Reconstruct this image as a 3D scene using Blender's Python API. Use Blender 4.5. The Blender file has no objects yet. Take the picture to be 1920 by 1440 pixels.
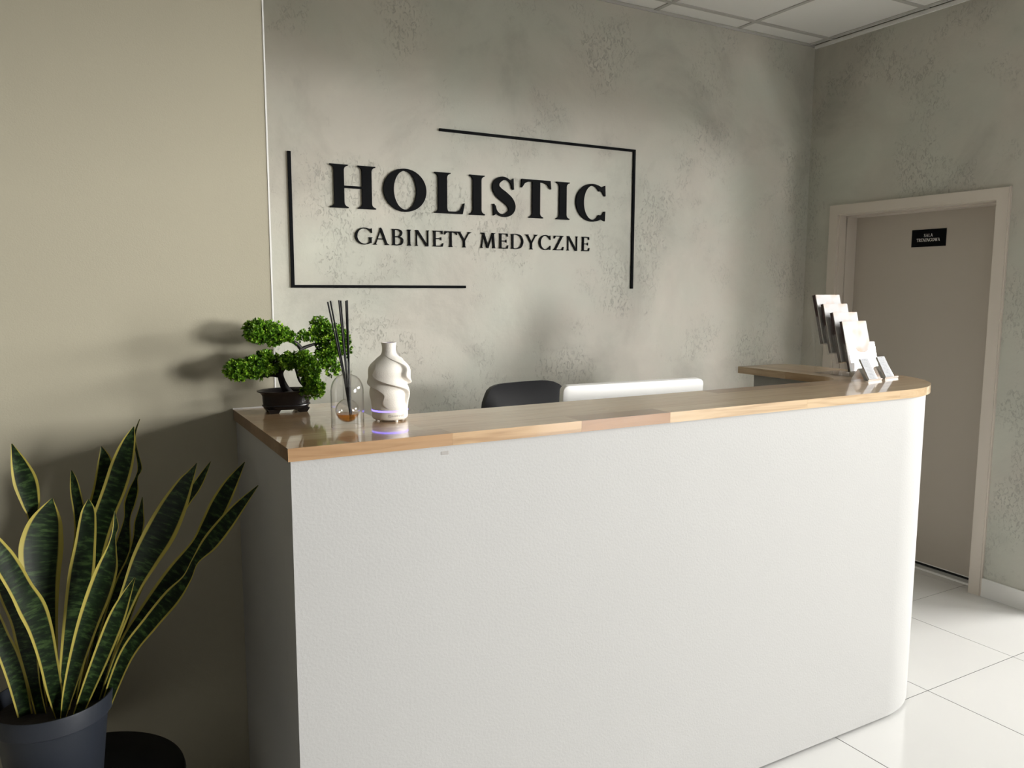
import bpy, bmesh, math, random
from mathutils import Vector, Matrix
import numpy as np
random.seed(7)
S = bpy.context.scene
C = S.collection
PI = math.pi

# ------------------------------------------------------------------ camera
CAMZ = 1.581; FPX = 1480.6
YAW, PITCH, ROLL = 0.5110, 0.1191, 0.0020
def basis():
    cy, sy, cp, sp = math.cos(YAW), math.sin(YAW), math.cos(PITCH), math.sin(PITCH)
    F = Vector((sy*cp, cy*cp, -sp)); R0 = Vector((cy, -sy, 0)); U0 = R0.cross(F)
    cr, sr = math.cos(ROLL), math.sin(ROLL)
    return F, cr*R0 + sr*U0, -sr*R0 + cr*U0
FW, RT, UP = basis()
cam_d = bpy.data.cameras.new('camera'); cam = bpy.data.objects.new('camera', cam_d); C.objects.link(cam)
cam_d.sensor_fit = 'HORIZONTAL'; cam_d.sensor_width = 36; cam_d.lens = FPX*36/1920; cam_d.clip_start = .02
m = Matrix.Identity(4)
for i in range(3):
    m[i][0] = RT[i]; m[i][1] = UP[i]; m[i][2] = -FW[i]
m[2][3] = CAMZ
cam.matrix_world = m
S.camera = cam
def at(u, v, y):
    """point in the room that a measurement (u, v) of the photograph gives at depth y"""
    d = FW*FPX + RT*(u-960) - UP*(v-720)
    return Vector((0, 0, CAMZ)) + d*(y/d.y)

# ------------------------------------------------------------------ world, daylight, exposure
W = bpy.data.worlds.new('overcast_sky'); S.world = W; W.use_nodes = True
bg = W.node_tree.nodes['Background']; bg.inputs[0].default_value = (1.0, .985, .955, 1); bg.inputs[1].default_value = 92.0
S.view_settings.view_transform = 'Standard'; S.view_settings.look = 'None'
S.view_settings.exposure = 0.0; S.view_settings.gamma = 1.0; S.view_settings.use_curve_mapping = False
S.cycles.use_denoising = True; S.cycles.max_bounces = 8; S.cycles.transparent_max_bounces = 14
S.cycles.diffuse_bounces = 4; S.cycles.sample_clamp_indirect = 6.0
# room numbers
B, RX, H = 3.486, 4.072, 3.061          # back wall y, right wall x, ceiling z
YP, XP = 2.376, .527                    # face and corner of the beige wall block
XW = 7.0                                # outer wall of the waiting area with its strip windows
WIN = [(-1.4, 1.45, 2.10, 2.86), (-8.0, -4.0, 1.10, 2.86)]      # two windows in the outer wall: y0, y1, sill, head
ADDEDW = (4.7, 5.9, 1.0, 2.1)             # window added in the unseen rear wall for fill light: x0, x1, sill, head
XL, YR = -3.2, -8.6
for wy0, wy1, ZW0, ZW1 in WIN:
    pl = bpy.data.lights.new('window_daylight', 'AREA'); pl.shape = 'RECTANGLE'; pl.size = wy1-wy0; pl.size_y = ZW1-ZW0
    pl.cycles.is_portal = True
    po = bpy.data.objects.new('window_daylight', pl); C.objects.link(po)
    po.location = (XW+.17, (wy0+wy1)/2, (ZW0+ZW1)/2)
    po.rotation_euler = Matrix(((0, 0, 1), (1, 0, 0), (0, 1, 0))).to_euler()      # local -Z points to -X, local X along Y

pl = bpy.data.lights.new('window_daylight', 'AREA'); pl.shape = 'RECTANGLE'; pl.size = ADDEDW[1]-ADDEDW[0]; pl.size_y = ADDEDW[3]-ADDEDW[2]
pl.cycles.is_portal = True  # portal of the rear window added for fill
po = bpy.data.objects.new('window_daylight', pl); C.objects.link(po)
po.location = ((ADDEDW[0]+ADDEDW[1])/2, YR-.17, (ADDEDW[2]+ADDEDW[3])/2); po.rotation_euler = (PI/2, 0, PI)       # local -Z points to +Y

# ------------------------------------------------------------------ helpers
def link(o, parent=None):
    C.objects.link(o)
    if parent is not None: o.parent = parent
    return o
def mobj(name, bm, material, parent=None, smooth=False, recalc=True):
    if recalc: bmesh.ops.recalc_face_normals(bm, faces=bm.faces)
    me = bpy.data.meshes.new(name); bm.to_mesh(me); bm.free()
    if material is not None: me.materials.append(material)
    if smooth:
        for p in me.polygons: p.use_smooth = True
        if smooth != True: me.set_sharp_from_angle(angle=math.radians(smooth))
    return link(bpy.data.objects.new(name, me), parent)
def thing(name, label, cat, loc=(0, 0, 0), group=None, rz=0):
    o = bpy.data.objects.new(name, None); o.empty_display_size = .05; C.objects.link(o)
    o.location = loc; o.rotation_euler = (0, 0, rz)
    return tag(o, label, cat, group)
def tag(o, label, cat, group=None, kind=None):
    o['label'] = label; o['category'] = cat
    if group: o['group'] = group
    if kind: o['kind'] = kind
    return o
def struct(o, label, cat): return tag(o, label, cat, None, 'structure')
def box(bm, x0, x1, y0, y1, z0, z1):
    vs = [bm.verts.new(p) for p in ((x0,y0,z0),(x1,y0,z0),(x1,y1,z0),(x0,y1,z0),(x0,y0,z1),(x1,y0,z1),(x1,y1,z1),(x0,y1,z1))]
    for f in ((3,2,1,0),(4,5,6,7),(0,1,5,4),(1,2,6,5),(2,3,7,6),(3,0,4,7)): bm.faces.new([vs[i] for i in f])
    return vs
def bbox(*a, bev=0, seg=2):
    bm = bmesh.new(); box(bm, *a)
    if bev: bmesh.ops.bevel(bm, geom=bm.edges[:], offset=bev, segments=seg, affect='EDGES', profile=.5)
    return bm
def lathe(prof, n=48, bm=None, cx=0, cy=0, sx=1, sy=1, close=False):
    bm = bm or bmesh.new(); rings = []
    for r, z in prof:
        if r < 1e-6: rings.append([bm.verts.new((cx, cy, z))])
        else: rings.append([bm.verts.new((cx+sx*r*math.cos(2*PI*i/n), cy+sy*r*math.sin(2*PI*i/n), z)) for i in range(n)])
    pairs = list(zip(rings, rings[1:])) + ([(rings[-1], rings[0])] if close else [])
    for a, b in pairs:
        for i in range(n):
            j = (i+1) % n
            if len(a) == 1 and len(b) == 1: continue
            if len(a) == 1: bm.faces.new((a[0], b[j], b[i]))
            elif len(b) == 1: bm.faces.new((a[i], a[j], b[0]))
            else: bm.faces.new((a[i], a[j], b[j], b[i]))
    return bm
def tube(bm, pts, rad, n=8):
    pts = [Vector(p) for p in pts]
    if not hasattr(rad, '__len__'): rad = [rad]*len(pts)
    rings = []; ref = Vector((.31, .23, .92)).normalized()
    for i, p in enumerate(pts):
        t = (pts[min(i+1, len(pts)-1)]-pts[max(i-1, 0)]).normalized()
        a = t.cross(ref)
        if a.length < .05: a = t.cross(Vector((1, 0, 0)))
        a.normalize(); b = t.cross(a)
        rings.append([bm.verts.new(p + (a*math.cos(2*PI*k/n)+b*math.sin(2*PI*k/n))*rad[i]) for k in range(n)])
    for a, b in zip(rings, rings[1:]):
        for k in range(n): bm.faces.new((a[k], a[(k+1) % n], b[(k+1) % n], b[k]))
    bm.faces.new(rings[0][::-1]); bm.faces.new(rings[-1])
    return bm
def spline(pts, per=8):
    """Catmull-Rom through tuples of any length"""
    P = [np.array(p, float) for p in pts]; out = []
    for i in range(len(P)-1):
        p0, p1, p2, p3 = P[max(i-1, 0)], P[i], P[i+1], P[min(i+2, len(P)-1)]
        for k in range(per):
            t = k/per
            out.append(.5*((2*p1)+(-p0+p2)*t+(2*p0-5*p1+4*p2-p3)*t*t+(-p0+3*p1-3*p2+p3)*t**3))
    out.append(P[-1]); return out
def prism_xy(bm, poly, z0, z1):
    lo = [bm.verts.new((x, y, z0)) for x, y in poly]; hi = [bm.verts.new((x, y, z1)) for x, y in poly]
    bm.faces.new(lo[::-1]); bm.faces.new(hi); n = len(poly)
    for i in range(n): bm.faces.new((lo[i], lo[(i+1) % n], hi[(i+1) % n], hi[i]))

# ------------------------------------------------------------------ materials
def new_mat(name):
    mt = bpy.data.materials.new(name); mt.use_nodes = True
    nt = mt.node_tree; return mt, nt, nt.nodes['Principled BSDF']
def N(nt, typ, **kw):
    n = nt.nodes.new(typ)
    for k, v in kw.items():
        if k.startswith('i_'): n.inputs[int(k[2:]) if k[2:].isdigit() else k[2:]].default_value = v
        else: setattr(n, k, v)
    return n
def plain(name, col, rough=.5, metal=0, bump=0, bscale=200, var=0, vscale=6, spec=.5, coat=0, emis=None, estr=0, sub=0):
    mt, nt, b = new_mat(name)
    b.inputs['Base Color'].default_value = (*col, 1); b.inputs['Roughness'].default_value = rough
    b.inputs['Metallic'].default_value = metal; b.inputs['Specular IOR Level'].default_value = spec
    b.inputs['Coat Weight'].default_value = coat; b.inputs['Coat Roughness'].default_value = .08
    if emis: b.inputs['Emission Color'].default_value = (*emis, 1); b.inputs['Emission Strength'].default_value = estr
    tc = N(nt, 'ShaderNodeTexCoord')
    if var:
        nz = N(nt, 'ShaderNodeTexNoise'); nz.inputs['Scale'].default_value = vscale; nz.inputs['Detail'].default_value = 6
        mx = N(nt, 'ShaderNodeMix', data_type='RGBA'); mx.inputs[6].default_value = (*[c*(1-var) for c in col], 1); mx.inputs[7].default_value = (*[min(1, c*(1+var)) for c in col], 1)
        nt.links.new(tc.outputs['Object'], nz.inputs['Vector']); nt.links.new(nz.outputs[0], mx.inputs[0]); nt.links.new(mx.outputs[2], b.inputs['Base Color'])
    if bump:
        nb = N(nt, 'ShaderNodeTexNoise'); nb.inputs['Scale'].default_value = bscale; nb.inputs['Detail'].default_value = 4
        bp = N(nt, 'ShaderNodeBump'); bp.inputs['Strength'].default_value = bump; bp.inputs['Distance'].default_value = .002
        nt.links.new(tc.outputs['Object'], nb.inputs['Vector']); nt.links.new(nb.outputs[0], bp.inputs['Height']); nt.links.new(bp.outputs[0], b.inputs['Normal'])
    return mt
def ramp(nt, stops, interp='LINEAR'):
    r = N(nt, 'ShaderNodeValToRGB'); r.color_ramp.interpolation = interp
    e = r.color_ramp.elements
    while len(e) < len(stops): e.new(.5)
    for el, (p, c) in zip(e, stops): el.position = p; el.color = (*c, 1) if len(c) == 3 else c
    return r
def concrete(name, base):
    mt, nt, b = new_mat(name); L = nt.links.new
    tc = N(nt, 'ShaderNodeTexCoord')
    big = N(nt, 'ShaderNodeTexNoise'); big.inputs['Scale'].default_value = 1.7; big.inputs['Detail'].default_value = 7; big.inputs['Roughness'].default_value = .6; big.inputs['Distortion'].default_value = .5
    L(tc.outputs['Object'], big.inputs['Vector'])
    r1 = ramp(nt, [(.30, [c*.76 for c in base]), (.47, [c*.97 for c in base]), (.56, base), (.74, [c*1.12 for c in base])]); L(big.outputs[0], r1.inputs[0])
    hue = N(nt, 'ShaderNodeTexNoise'); hue.inputs['Scale'].default_value = 2.6; hue.inputs['Detail'].default_value = 3
    mp = N(nt, 'ShaderNodeMapping'); mp.inputs['Location'].default_value = (4.2, 1.7, 9.1); L(tc.outputs['Object'], mp.inputs[0]); L(mp.outputs[0], hue.inputs['Vector'])
    r2 = ramp(nt, [(.36, (.975, 1.0, .97)), (.64, (1.02, .99, .965))]); L(hue.outputs[0], r2.inputs[0])
    mul = N(nt, 'ShaderNodeMix', data_type='RGBA', blend_type='MULTIPLY'); mul.inputs[0].default_value = 1; L(r1.outputs[0], mul.inputs[6]); L(r2.outputs[0], mul.inputs[7])
    # trowelled patches: pitted scuffs that show only inside blotches
    blot = N(nt, 'ShaderNodeTexNoise'); blot.inputs['Scale'].default_value = 2.8; blot.inputs['Detail'].default_value = 6; blot.inputs['Roughness'].default_value = .62; L(mp.outputs[0], blot.inputs['Vector'])
    rb = ramp(nt, [(.50, (0, 0, 0)), (.60, (1, 1, 1))]); L(blot.outputs[0], rb.inputs[0])
    pit = N(nt, 'ShaderNodeTexNoise'); pit.inputs['Scale'].default_value = 55; pit.inputs['Detail'].default_value = 6; pit.inputs['Roughness'].default_value = .72; pit.inputs['Distortion'].default_value = 1.2
    mp2 = N(nt, 'ShaderNodeMapping'); mp2.inputs['Scale'].default_value = (1, 1, .6); L(tc.outputs['Object'], mp2.inputs[0]); L(mp2.outputs[0], pit.inputs['Vector'])
    rp = ramp(nt, [(.53, (0, 0, 0)), (.60, (1, 1, 1))]); L(pit.outputs[0], rp.inputs[0])
    pm = N(nt, 'ShaderNodeMath', operation='MULTIPLY'); L(rb.outputs[0], pm.inputs[0]); L(rp.outputs[0], pm.inputs[1])
    pm2 = N(nt, 'ShaderNodeMath', operation='MULTIPLY'); L(pm.outputs[0], pm2.inputs[0]); pm2.inputs[1].default_value = .45
    dk = N(nt, 'ShaderNodeMix', data_type='RGBA'); L(pm2.outputs[0], dk.inputs[0]); L(mul.outputs[2], dk.inputs[6]); dk.inputs[7].default_value = (*[c*.50 for c in base], 1)
    L(dk.outputs[2], b.inputs['Base Color']); b.inputs['Roughness'].default_value = .62; b.inputs['Specular IOR Level'].default_value = .3
    fine = N(nt, 'ShaderNodeTexNoise'); fine.inputs['Scale'].default_value = 9; fine.inputs['Detail'].default_value = 8; fine.inputs['Roughness'].default_value = .6; L(tc.outputs['Object'], fine.inputs['Vector'])
    sub = N(nt, 'ShaderNodeMath', operation='SUBTRACT'); L(fine.outputs[0], sub.inputs[0]); L(pm2.outputs[0], sub.inputs[1])
    bp = N(nt, 'ShaderNodeBump'); bp.inputs['Strength'].default_value = .55; bp.inputs['Distance'].default_value = .006; L(sub.outputs[0], bp.inputs['Height']); L(bp.outputs[0], b.inputs['Normal'])
    return mt
def wood(name, axis):
    mt, nt, b = new_mat(name); L = nt.links.new
    tc = N(nt, 'ShaderNodeTexCoord'); at_ = N(nt, 'ShaderNodeAttribute', attribute_type='OBJECT', attribute_name='tone')
    off = N(nt, 'ShaderNodeVectorMath', operation='ADD'); sc = N(nt, 'ShaderNodeMath', operation='MULTIPLY'); sc.inputs[1].default_value = 37.0
    L(at_.outputs['Fac'], sc.inputs[0]); L(tc.outputs['Object'], off.inputs[0]); L(sc.outputs[0], off.inputs[1])
    mp = N(nt, 'ShaderNodeMapping'); mp.inputs['Scale'].default_value = (1.6, 26, 26) if axis == 'x' else (26, 1.6, 26); L(off.outputs[0], mp.inputs[0])
    nz = N(nt, 'ShaderNodeTexNoise'); nz.inputs['Scale'].default_value = 1.6; nz.inputs['Detail'].default_value = 7; nz.inputs['Distortion'].default_value = 1.4; L(mp.outputs[0], nz.inputs['Vector'])
    base = ramp(nt, [(0, (.60, .45, .28)), (.5, (.47, .31, .17)), (1, (.29, .15, .07))]); L(at_.outputs['Fac'], base.inputs[0])
    gr = ramp(nt, [(.3, (.72, .66, .6)), (.55, (1, 1, 1)), (.8, (1.0, .96, .9))]); L(nz.outputs[0], gr.inputs[0])
    mul = N(nt, 'ShaderNodeMix', data_type='RGBA', blend_type='MULTIPLY'); mul.inputs[0].default_value = 1; L(base.outputs[0], mul.inputs[6]); L(gr.outputs[0], mul.inputs[7])
    ge = N(nt, 'ShaderNodeNewGeometry'); sn = N(nt, 'ShaderNodeSeparateXYZ'); L(ge.outputs['True Normal'], sn.inputs[0])
    an = N(nt, 'ShaderNodeMath', operation='ABSOLUTE'); L(sn.outputs[0 if axis == 'x' else 1], an.inputs[0])
    eg = ramp(nt, [(.80, (0, 0, 0)), (.97, (1, 1, 1))]); L(an.outputs[0], eg.inputs[0])            # end grain soaks up the oil and is darker
    em = N(nt, 'ShaderNodeMix', data_type='RGBA', blend_type='MULTIPLY'); L(eg.outputs[0], em.inputs[0]); L(mul.outputs[2], em.inputs[6]); em.inputs[7].default_value = (.60, .47, .38, 1)
    L(em.outputs[2], b.inputs['Base Color']); b.inputs['Roughness'].default_value = .28; b.inputs['Coat Weight'].default_value = .9; b.inputs['Coat Roughness'].default_value = .06
    w = N(nt, 'ShaderNodeTexNoise'); w.inputs['Scale'].default_value = 7; L(tc.outputs['Object'], w.inputs['Vector'])
    bp = N(nt, 'ShaderNodeBump'); bp.inputs['Strength'].default_value = .08; bp.inputs['Distance'].default_value = .004; L(w.outputs[0], bp.inputs['Height']); L(bp.outputs[0], b.inputs['Normal'])
    return mt
def clear(name, ior=1.46, tint=(1, 1, 1), rough=.01):
    """thin clear sheet: fresnel mix of pass-through and mirror"""
    mt, nt, b = new_mat(name); L = nt.links.new; nt.nodes.remove(b)
    out = nt.nodes['Material Output']; tr = N(nt, 'ShaderNodeBsdfTransparent'); tr.inputs[0].default_value = (*tint, 1)
    gl = N(nt, 'ShaderNodeBsdfGlossy'); gl.inputs['Roughness'].default_value = rough
    f0 = ((ior-1)/(ior+1))**2
    lw = N(nt, 'ShaderNodeLayerWeight'); lw.inputs[0].default_value = .5
    pw = N(nt, 'ShaderNodeMath', operation='POWER'); pw.inputs[1].default_value = 4; L(lw.outputs['Facing'], pw.inputs[0])
    fr = N(nt, 'ShaderNodeMapRange'); fr.inputs['To Min'].default_value = f0; fr.inputs['To Max'].default_value = .9; L(pw.outputs[0], fr.inputs['Value'])
    mx = N(nt, 'ShaderNodeMixShader'); L(fr.outputs[0], mx.inputs[0]); L(tr.outputs[0], mx.inputs[1]); L(gl.outputs[0], mx.inputs[2]); L(mx.outputs[0], out.inputs[0])
    return mt

M = {}
M['concrete'] = concrete('trowelled_concrete_plaster', (.575, .565, .512))
M['beige'] = plain('beige_wall_paint', (.405, .375, .285), .7, bump=.12, bscale=260, spec=.3)
M['white_plaster'] = plain('white_roller_plaster', (.425, .423, .414), .6, bump=.28, bscale=150, var=.02, vscale=3, spec=.35)
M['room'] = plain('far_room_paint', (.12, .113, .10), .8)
M['ceil'] = plain('ceiling_tile_white', (.88, .87, .84), .9, bump=.2, bscale=500, spec=.2)
M['grid'] = plain('ceiling_grid_metal', (.52, .51, .48), .5)
M['floor'] = plain('polished_white_tile', (.66, .66, .645), .12, var=.025, vscale=2.2, spec=.5)
M['grout'] = plain('grey_grout', (.035, .034, .032), .9)
M['frame'] = plain('greige_door_frame', (.70, .635, .56), .45)
M['leaf_door'] = plain('greige_door_leaf', (.52, .468, .405), .5, bump=.05, bscale=300)
M['white'] = plain('white_paint', (.82, .81, .78), .4)
M['black'] = plain('matt_black', (.008, .008, .009), .5, spec=.3)
M['sign'] = plain('black_sign_acrylic', (.0045, .005, .006), .7, spec=.08)
M['letter_white'] = plain('white_print', (.8, .8, .78), .6)
M['alu'] = plain('brushed_aluminium', (.80, .80, .79), .28, metal=1)
M['steel'] = plain('bent_steel', (.66, .64, .61), .22, metal=1)
M['gap_shade'] = plain('gap_shade_black', (.01, .01, .01), .8)
M['woodx'] = wood('maple_block_along_counter', 'x'); M['woody'] = wood('maple_block_along_return', 'y')
M['clear'] = clear('clear_glass', 1.5); M['acrylic'] = clear('clear_acrylic', 1.49)
M['pane'] = clear('window_pane', 1.35)
M['leather'] = plain('black_leather', (.005, .0055, .008), .5, bump=.1, bscale=400, spec=.25)
M['monitor'] = plain('white_monitor_shell', (.85, .85, .83), .3)
M['screen'] = plain('dark_screen', (.01, .01, .012), .1)

# ------------------------------------------------------------------ room shell
bm = bbox(XP-.2, RX+.2, B, B+.15, -.05, H+.3)
struct(mobj('wall_back', bm, M['concrete']), 'grey trowelled concrete-look back wall behind the reception', 'wall')
bm = bbox(XL, XP, YP, B+.15, -.05, H+.3)
struct(mobj('wall_left', bm, M['beige']), 'plain beige painted wall at the left', 'wall')
bm = bbox(XP-.0035, XP+.001, YP-.0015, YP+.004, 1.24, H)
struct(mobj('trim_1', bm, M['white']), 'thin white corner bead on the beige wall edge', 'trim')
DL, DR, DZ = 3.249, 2.317, 2.028          # door opening in the right wall
bm = bmesh.new()
box(bm, RX, RX+.2, 1.97, DR, -.05, H+.3); box(bm, RX, RX+.2, DL, B+.15, -.05, H+.3); box(bm, RX, RX+.2, DR, DL, DZ, H+.3)
struct(mobj('wall_right', bm, M['concrete']), 'grey plaster side wall with the doorway', 'wall')
struct(mobj('wall_light_block', bbox(RX, RX+.2, YR, -3.6, -.05, 2.43), M['room']), 'added unseen partition that blocks the rear window light', 'wall')  # unseen, added to keep rear window light off the beige wall
struct(mobj('wall_shade_beam', bbox(RX, RX+.2, YR, 1.97, 2.43, H+.3), M['concrete']), 'added unseen header beam that shades the upper walls', 'wall')  # unseen, added to darken the tops of the back and beige walls
bm = bbox(RX+.2, XW+.15, 1.97, 2.12, -.05, H+.3)
struct(mobj('wall_alcove', bm, M['room']), 'wall of the waiting area right of the doorway', 'wall')
bm = bmesh.new(); x0, x1, z0, z1 = ADDEDW
for a in ((XL, x0, -.05, H+.3), (x1, XW+.15, -.05, H+.3), (x0, x1, -.05, z0), (x0, x1, z1, H+.3)): box(bm, a[0], a[1], YR-.15, YR, a[2], a[3])
struct(mobj('wall_rear', bm, M['room']), 'rear wall of the room behind the viewer', 'wall')
struct(mobj('wall_side', bbox(XL-.15, XL, YR-.15, B+.15, -.05, H+.3), M['room']), 'far left wall of the room', 'wall')
struct(mobj('wall_corridor', bbox(RX+1.6, RX+1.7, 2.12, B+.15, -.05, H+.3), M['room']), 'wall of the room beyond the door', 'wall')
struct(mobj('wall_beyond', bbox(RX+.2, RX+1.7, B+.15, B+.25, -.05, H+.3), M['room']), 'end wall of the room beyond the door', 'wall')

# floor: base with single tiles near the counter
T = .6; TX0, TY0 = 2.8996, 1.7852; G = .0036
FX0, FX1, FY0, FY1 = TX0-8*T, TX0+4*T, TY0-6*T, TY0+3*T
bm = bbox(XL-.15, RX+1.7, YR-.15, B+.25, -.08, -.0012)
fl = struct(mobj('floor', bm, M['grout']), 'floor of large polished white tiles', 'floor')
me_tile = None
for i in range(12):
    for j in range(9):
        x0 = FX0+i*T; y0 = FY0+j*T
        if y0 >= B or (x0+T < XP and y0 > YP): continue
        if x0 > RX and y0 > 1.9: pass
        y1 = min(y0+T, B)
        full = abs(y1-y0-T) < 1e-6
        if full and me_tile: o = link(bpy.data.objects.new('floor_tile', me_tile), fl); o.location = (x0, y0, 0)
        else:
            bmt = bbox(G/2, T-G/2, G/2, y1-y0-G/2, -.0115, 0)
            o = mobj('floor_tile', bmt, M['floor'], fl); o.location = (x0, y0, 0)
            if full: me_tile = o.data
bm = bmesh.new()
box(bm, XL, FX0, YR, YP+.05, -.012, 0); box(bm, FX0, RX, YR, FY0, -.012, 0)
o = mobj('low_bounce_floor', bm, plain('low_bounce_dark', (.16, .155, .15), .9), fl)  # unseen floor made dark to cut the light bounced to the left
bm = bmesh.new(); box(bm, RX, FX1, YR, FY0, -.012, 0); box(bm, FX1, XW+.15, YR, 1.97, -.012, 0); mobj('far_tiling', bm, M['floor'], fl)
struct(mobj('ground', bbox(XW+.15, XW+50, -45, 40, -.2, -.1), plain('paving_outside', (.3, .3, .29), .9)), 'paving outside the glazed front', 'ground')

# ceiling: slab, tiles, grid
bm = bbox(XL-.15, XW+.15, YR-.15, B+.25, H+.03, H+.3)
ce = struct(mobj('ceiling', bm, M['room']), 'suspended ceiling of square white tiles', 'ceiling')
CX0, CY0 = RX-.0455, B-.1356                 # last grid lines next to the walls
me_c = None
mobj('far_ceiling', bbox(RX+.2, XW, YR, 1.97, H, H+.02), M['ceil'], ce)
xs = [CX0-k*T for k in range(11)]; ys = [CY0-k*T for k in range(10)]
def ctile(x0, x1, y0, y1):
    o = mobj('ceiling_tile', bbox(x0+.006, x1-.006, y0+.006, y1-.006, H+.004, H+.018), M['ceil'], ce); return o
for i in range(10):
    for j in range(9):
        if xs[i] < XP+.05 and ys[j] > YP: continue
        if me_c: o = link(bpy.data.objects.new('ceiling_tile', me_c), ce); o.location = (xs[i+1]-me_loc[0], ys[j+1]-me_loc[1], 0)
        else: o = ctile(xs[1], xs[0], ys[1], ys[0]); me_c = o.data; me_loc = (xs[1], ys[1])
for i in range(6): ctile(xs[i+1], xs[i], CY0, B)
for j in range(2): ctile(CX0, RX, ys[j+1], ys[j])
for j in range(2, 9): ctile(CX0, RX, ys[j+1], ys[j])
ctile(CX0, RX, CY0, B)
for i, x in enumerate(xs):
    y1 = B if x > XP else YP
    mobj('grid_bar', bbox(x-.012, x+.012, ys[-1], y1, H-.001, H+.008), M['grid'], ce)
for j, y in enumerate(ys):
    x0 = XP if y > YP else xs[-1]
    mobj('grid_bar', bbox(x0, RX, y-.012, y+.012, H-.002, H+.007), M['grid'], ce)
mobj('edge_angle', bbox(XP, RX, B-.008, B, H-.012, H+.002), M['grid'], ce)
mobj('edge_angle', bbox(RX-.014, RX, ys[-1], B-.008, H-.022, H-.004), M['ceil'], ce)

# strip windows far to the right (source of the daylight)
M['winframe'] = plain('dark_window_frame', (.05, .05, .052), .5)
for q, (wy0, wy1, ZW0, ZW1) in enumerate(WIN):
    wf = thing('window_%d' % (q+1), ('high strip window of the waiting area nearer the reception', 'wide window of the waiting area further back')[q], 'window', (XW, wy0, ZW0)); wf['kind'] = 'structure'
    wl, hh = wy1-wy0, ZW1-ZW0; nW = 3
    for k in range(nW+1):
        c = k*wl/nW; mobj('mullion', bbox(.02, .1, max(0, c-.02), min(wl, c+.02), 0, hh), M['winframe'], wf)
    for z in (0, hh-.03): mobj('rail', bbox(.025, .095, 0, wl, z, z+.03), M['winframe'], wf)
    for k in range(nW): mobj('pane', bbox(.055, .061, k*wl/nW+.02, (k+1)*wl/nW-.02, .03, hh-.03), M['pane'], wf)
bm = bmesh.new(); e = [YR]+[v for w_ in sorted(WIN) for v in w_[:2]]+[1.97]
for k in range(0, len(e), 2): box(bm, XW, XW+.15, e[k], e[k+1], -.05, H+.3)
for wy0, wy1, ZW0, ZW1 in WIN: box(bm, XW, XW+.15, wy0, wy1, ZW1, H+.3); box(bm, XW, XW+.15, wy0, wy1, -.05, ZW0)
struct(mobj('wall_front', bm, M['room']), 'outer wall around the strip windows', 'wall')

wf = thing('window_3', 'window added in the unseen rear wall of the waiting area for fill light', 'window', (ADDEDW[0], YR, ADDEDW[2])); wf['kind'] = 'structure'
wl, hh = ADDEDW[1]-ADDEDW[0], ADDEDW[3]-ADDEDW[2]
for c in (0, wl/2-.02, wl-.04): mobj('mullion', bbox(c, c+.04, -.1, -.02, 0, hh), M['winframe'], wf)
for z in (0, hh-.03): mobj('rail', bbox(0, wl, -.095, -.025, z, z+.03), M['winframe'], wf)
for c in (.04, wl/2+.02): mobj('pane', bbox(c, c+wl/2-.06, -.061, -.055, .03, hh-.03), M['pane'], wf)
# door in the right wall
LX = RX+.15
d1 = thing('door_1', 'closed greige door in a matching frame in the grey side wall', 'door', (RX, DR, 0)); d1['kind'] = 'structure'
def dpart(name, bm, mt, parent=None, **k):
    bmesh.ops.translate(bm, verts=bm.verts, vec=(-RX, -DR, 0)) if parent is None else None
    return mobj(name, bm, mt, parent or d1, **k)
AW = .058
bm = bmesh.new()
for a in ((RX-.016, RX, DL, DL+AW, 0, DZ+AW), (RX-.016, RX, DR-AW, DR, 0, DZ+AW), (RX-.016, RX, DR, DL, DZ, DZ+AW)): box(bm, *a)
dpart('architrave', bm, M['frame'])
bm = bmesh.new(); box(bm, RX-.011, RX, DR-AW-.007, DR-AW, 0, DZ+AW+.004)
dpart('architrave_edge', bm, M['frame'])
bm = bmesh.new()
for a in ((RX, RX+.055, DL-.008, DL, 0, DZ), (RX+.062, LX, DL-.010, DL, 0, DZ), (RX, RX+.055, DR, DR+.002, 0, DZ), (RX+.062, LX, DR, DR+.003, 0, DZ),
          (RX, RX+.055, DR, DL, DZ-.004, DZ), (RX+.062, LX, DR, DL, DZ-.012, DZ)): box(bm, *a)
dpart('jamb', bm, M['frame'])
lf = dpart('door_leaf', bbox(LX, LX+.042, DR-.01, DL+.01, .02, DZ, bev=.0015), M['leaf_door'])
dpart('lit_edge_strip', bbox(LX-.003, LX+.04, DR, DL, .019, .0235), M['white'])  # white strip added for the lit lower edge of the leaf
dpart('gap_dark_strip', bbox(LX+.012, LX+.03, DR, DL, .001, .02), M['gap_shade'])  # added black strip for the dark door gap, keeps light out
bm = bmesh.new()
prof = [(-.013, 0), (-.010, .0035), (0, .0055), (.010, .0035), (.013, 0)]
r0 = [bm.verts.new((RX+.095+a, DR, b+.0002)) for a, b in prof]; r1 = [bm.verts.new((RX+.095+a, DL, b+.0002)) for a, b in prof]
for i in range(4): bm.faces.new((r0[i], r0[i+1], r1[i+1], r1[i]))
bm.faces.new(r0[::-1]); bm.faces.new(r1)
dpart('threshold_strip', bm, plain('threshold_glint_white', (.9, .9, .89), .3))  # metal strip coloured white in place of its bright glint
hb = bmesh.new(); tube(hb, [(LX, DL-.07, 1.02), (LX-.05, DL-.07, 1.02), (LX-.055, DL-.08, 1.02), (LX-.055, DL-.2, 1.02)], .009, 10)
hd = dpart('handle', hb, M['alu'], smooth=40)
hb = lathe([(0, 0), (.025, 0), (.025, .008), (0, .008)], 24); bmesh.ops.rotate(hb, verts=hb.verts, matrix=Matrix.Rotation(-PI/2, 3, 'Y')); bmesh.ops.translate(hb, verts=hb.verts, vec=(LX, DL-.07, 1.02))
dpart('handle_rose', hb, M['alu'], smooth=40)
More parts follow.
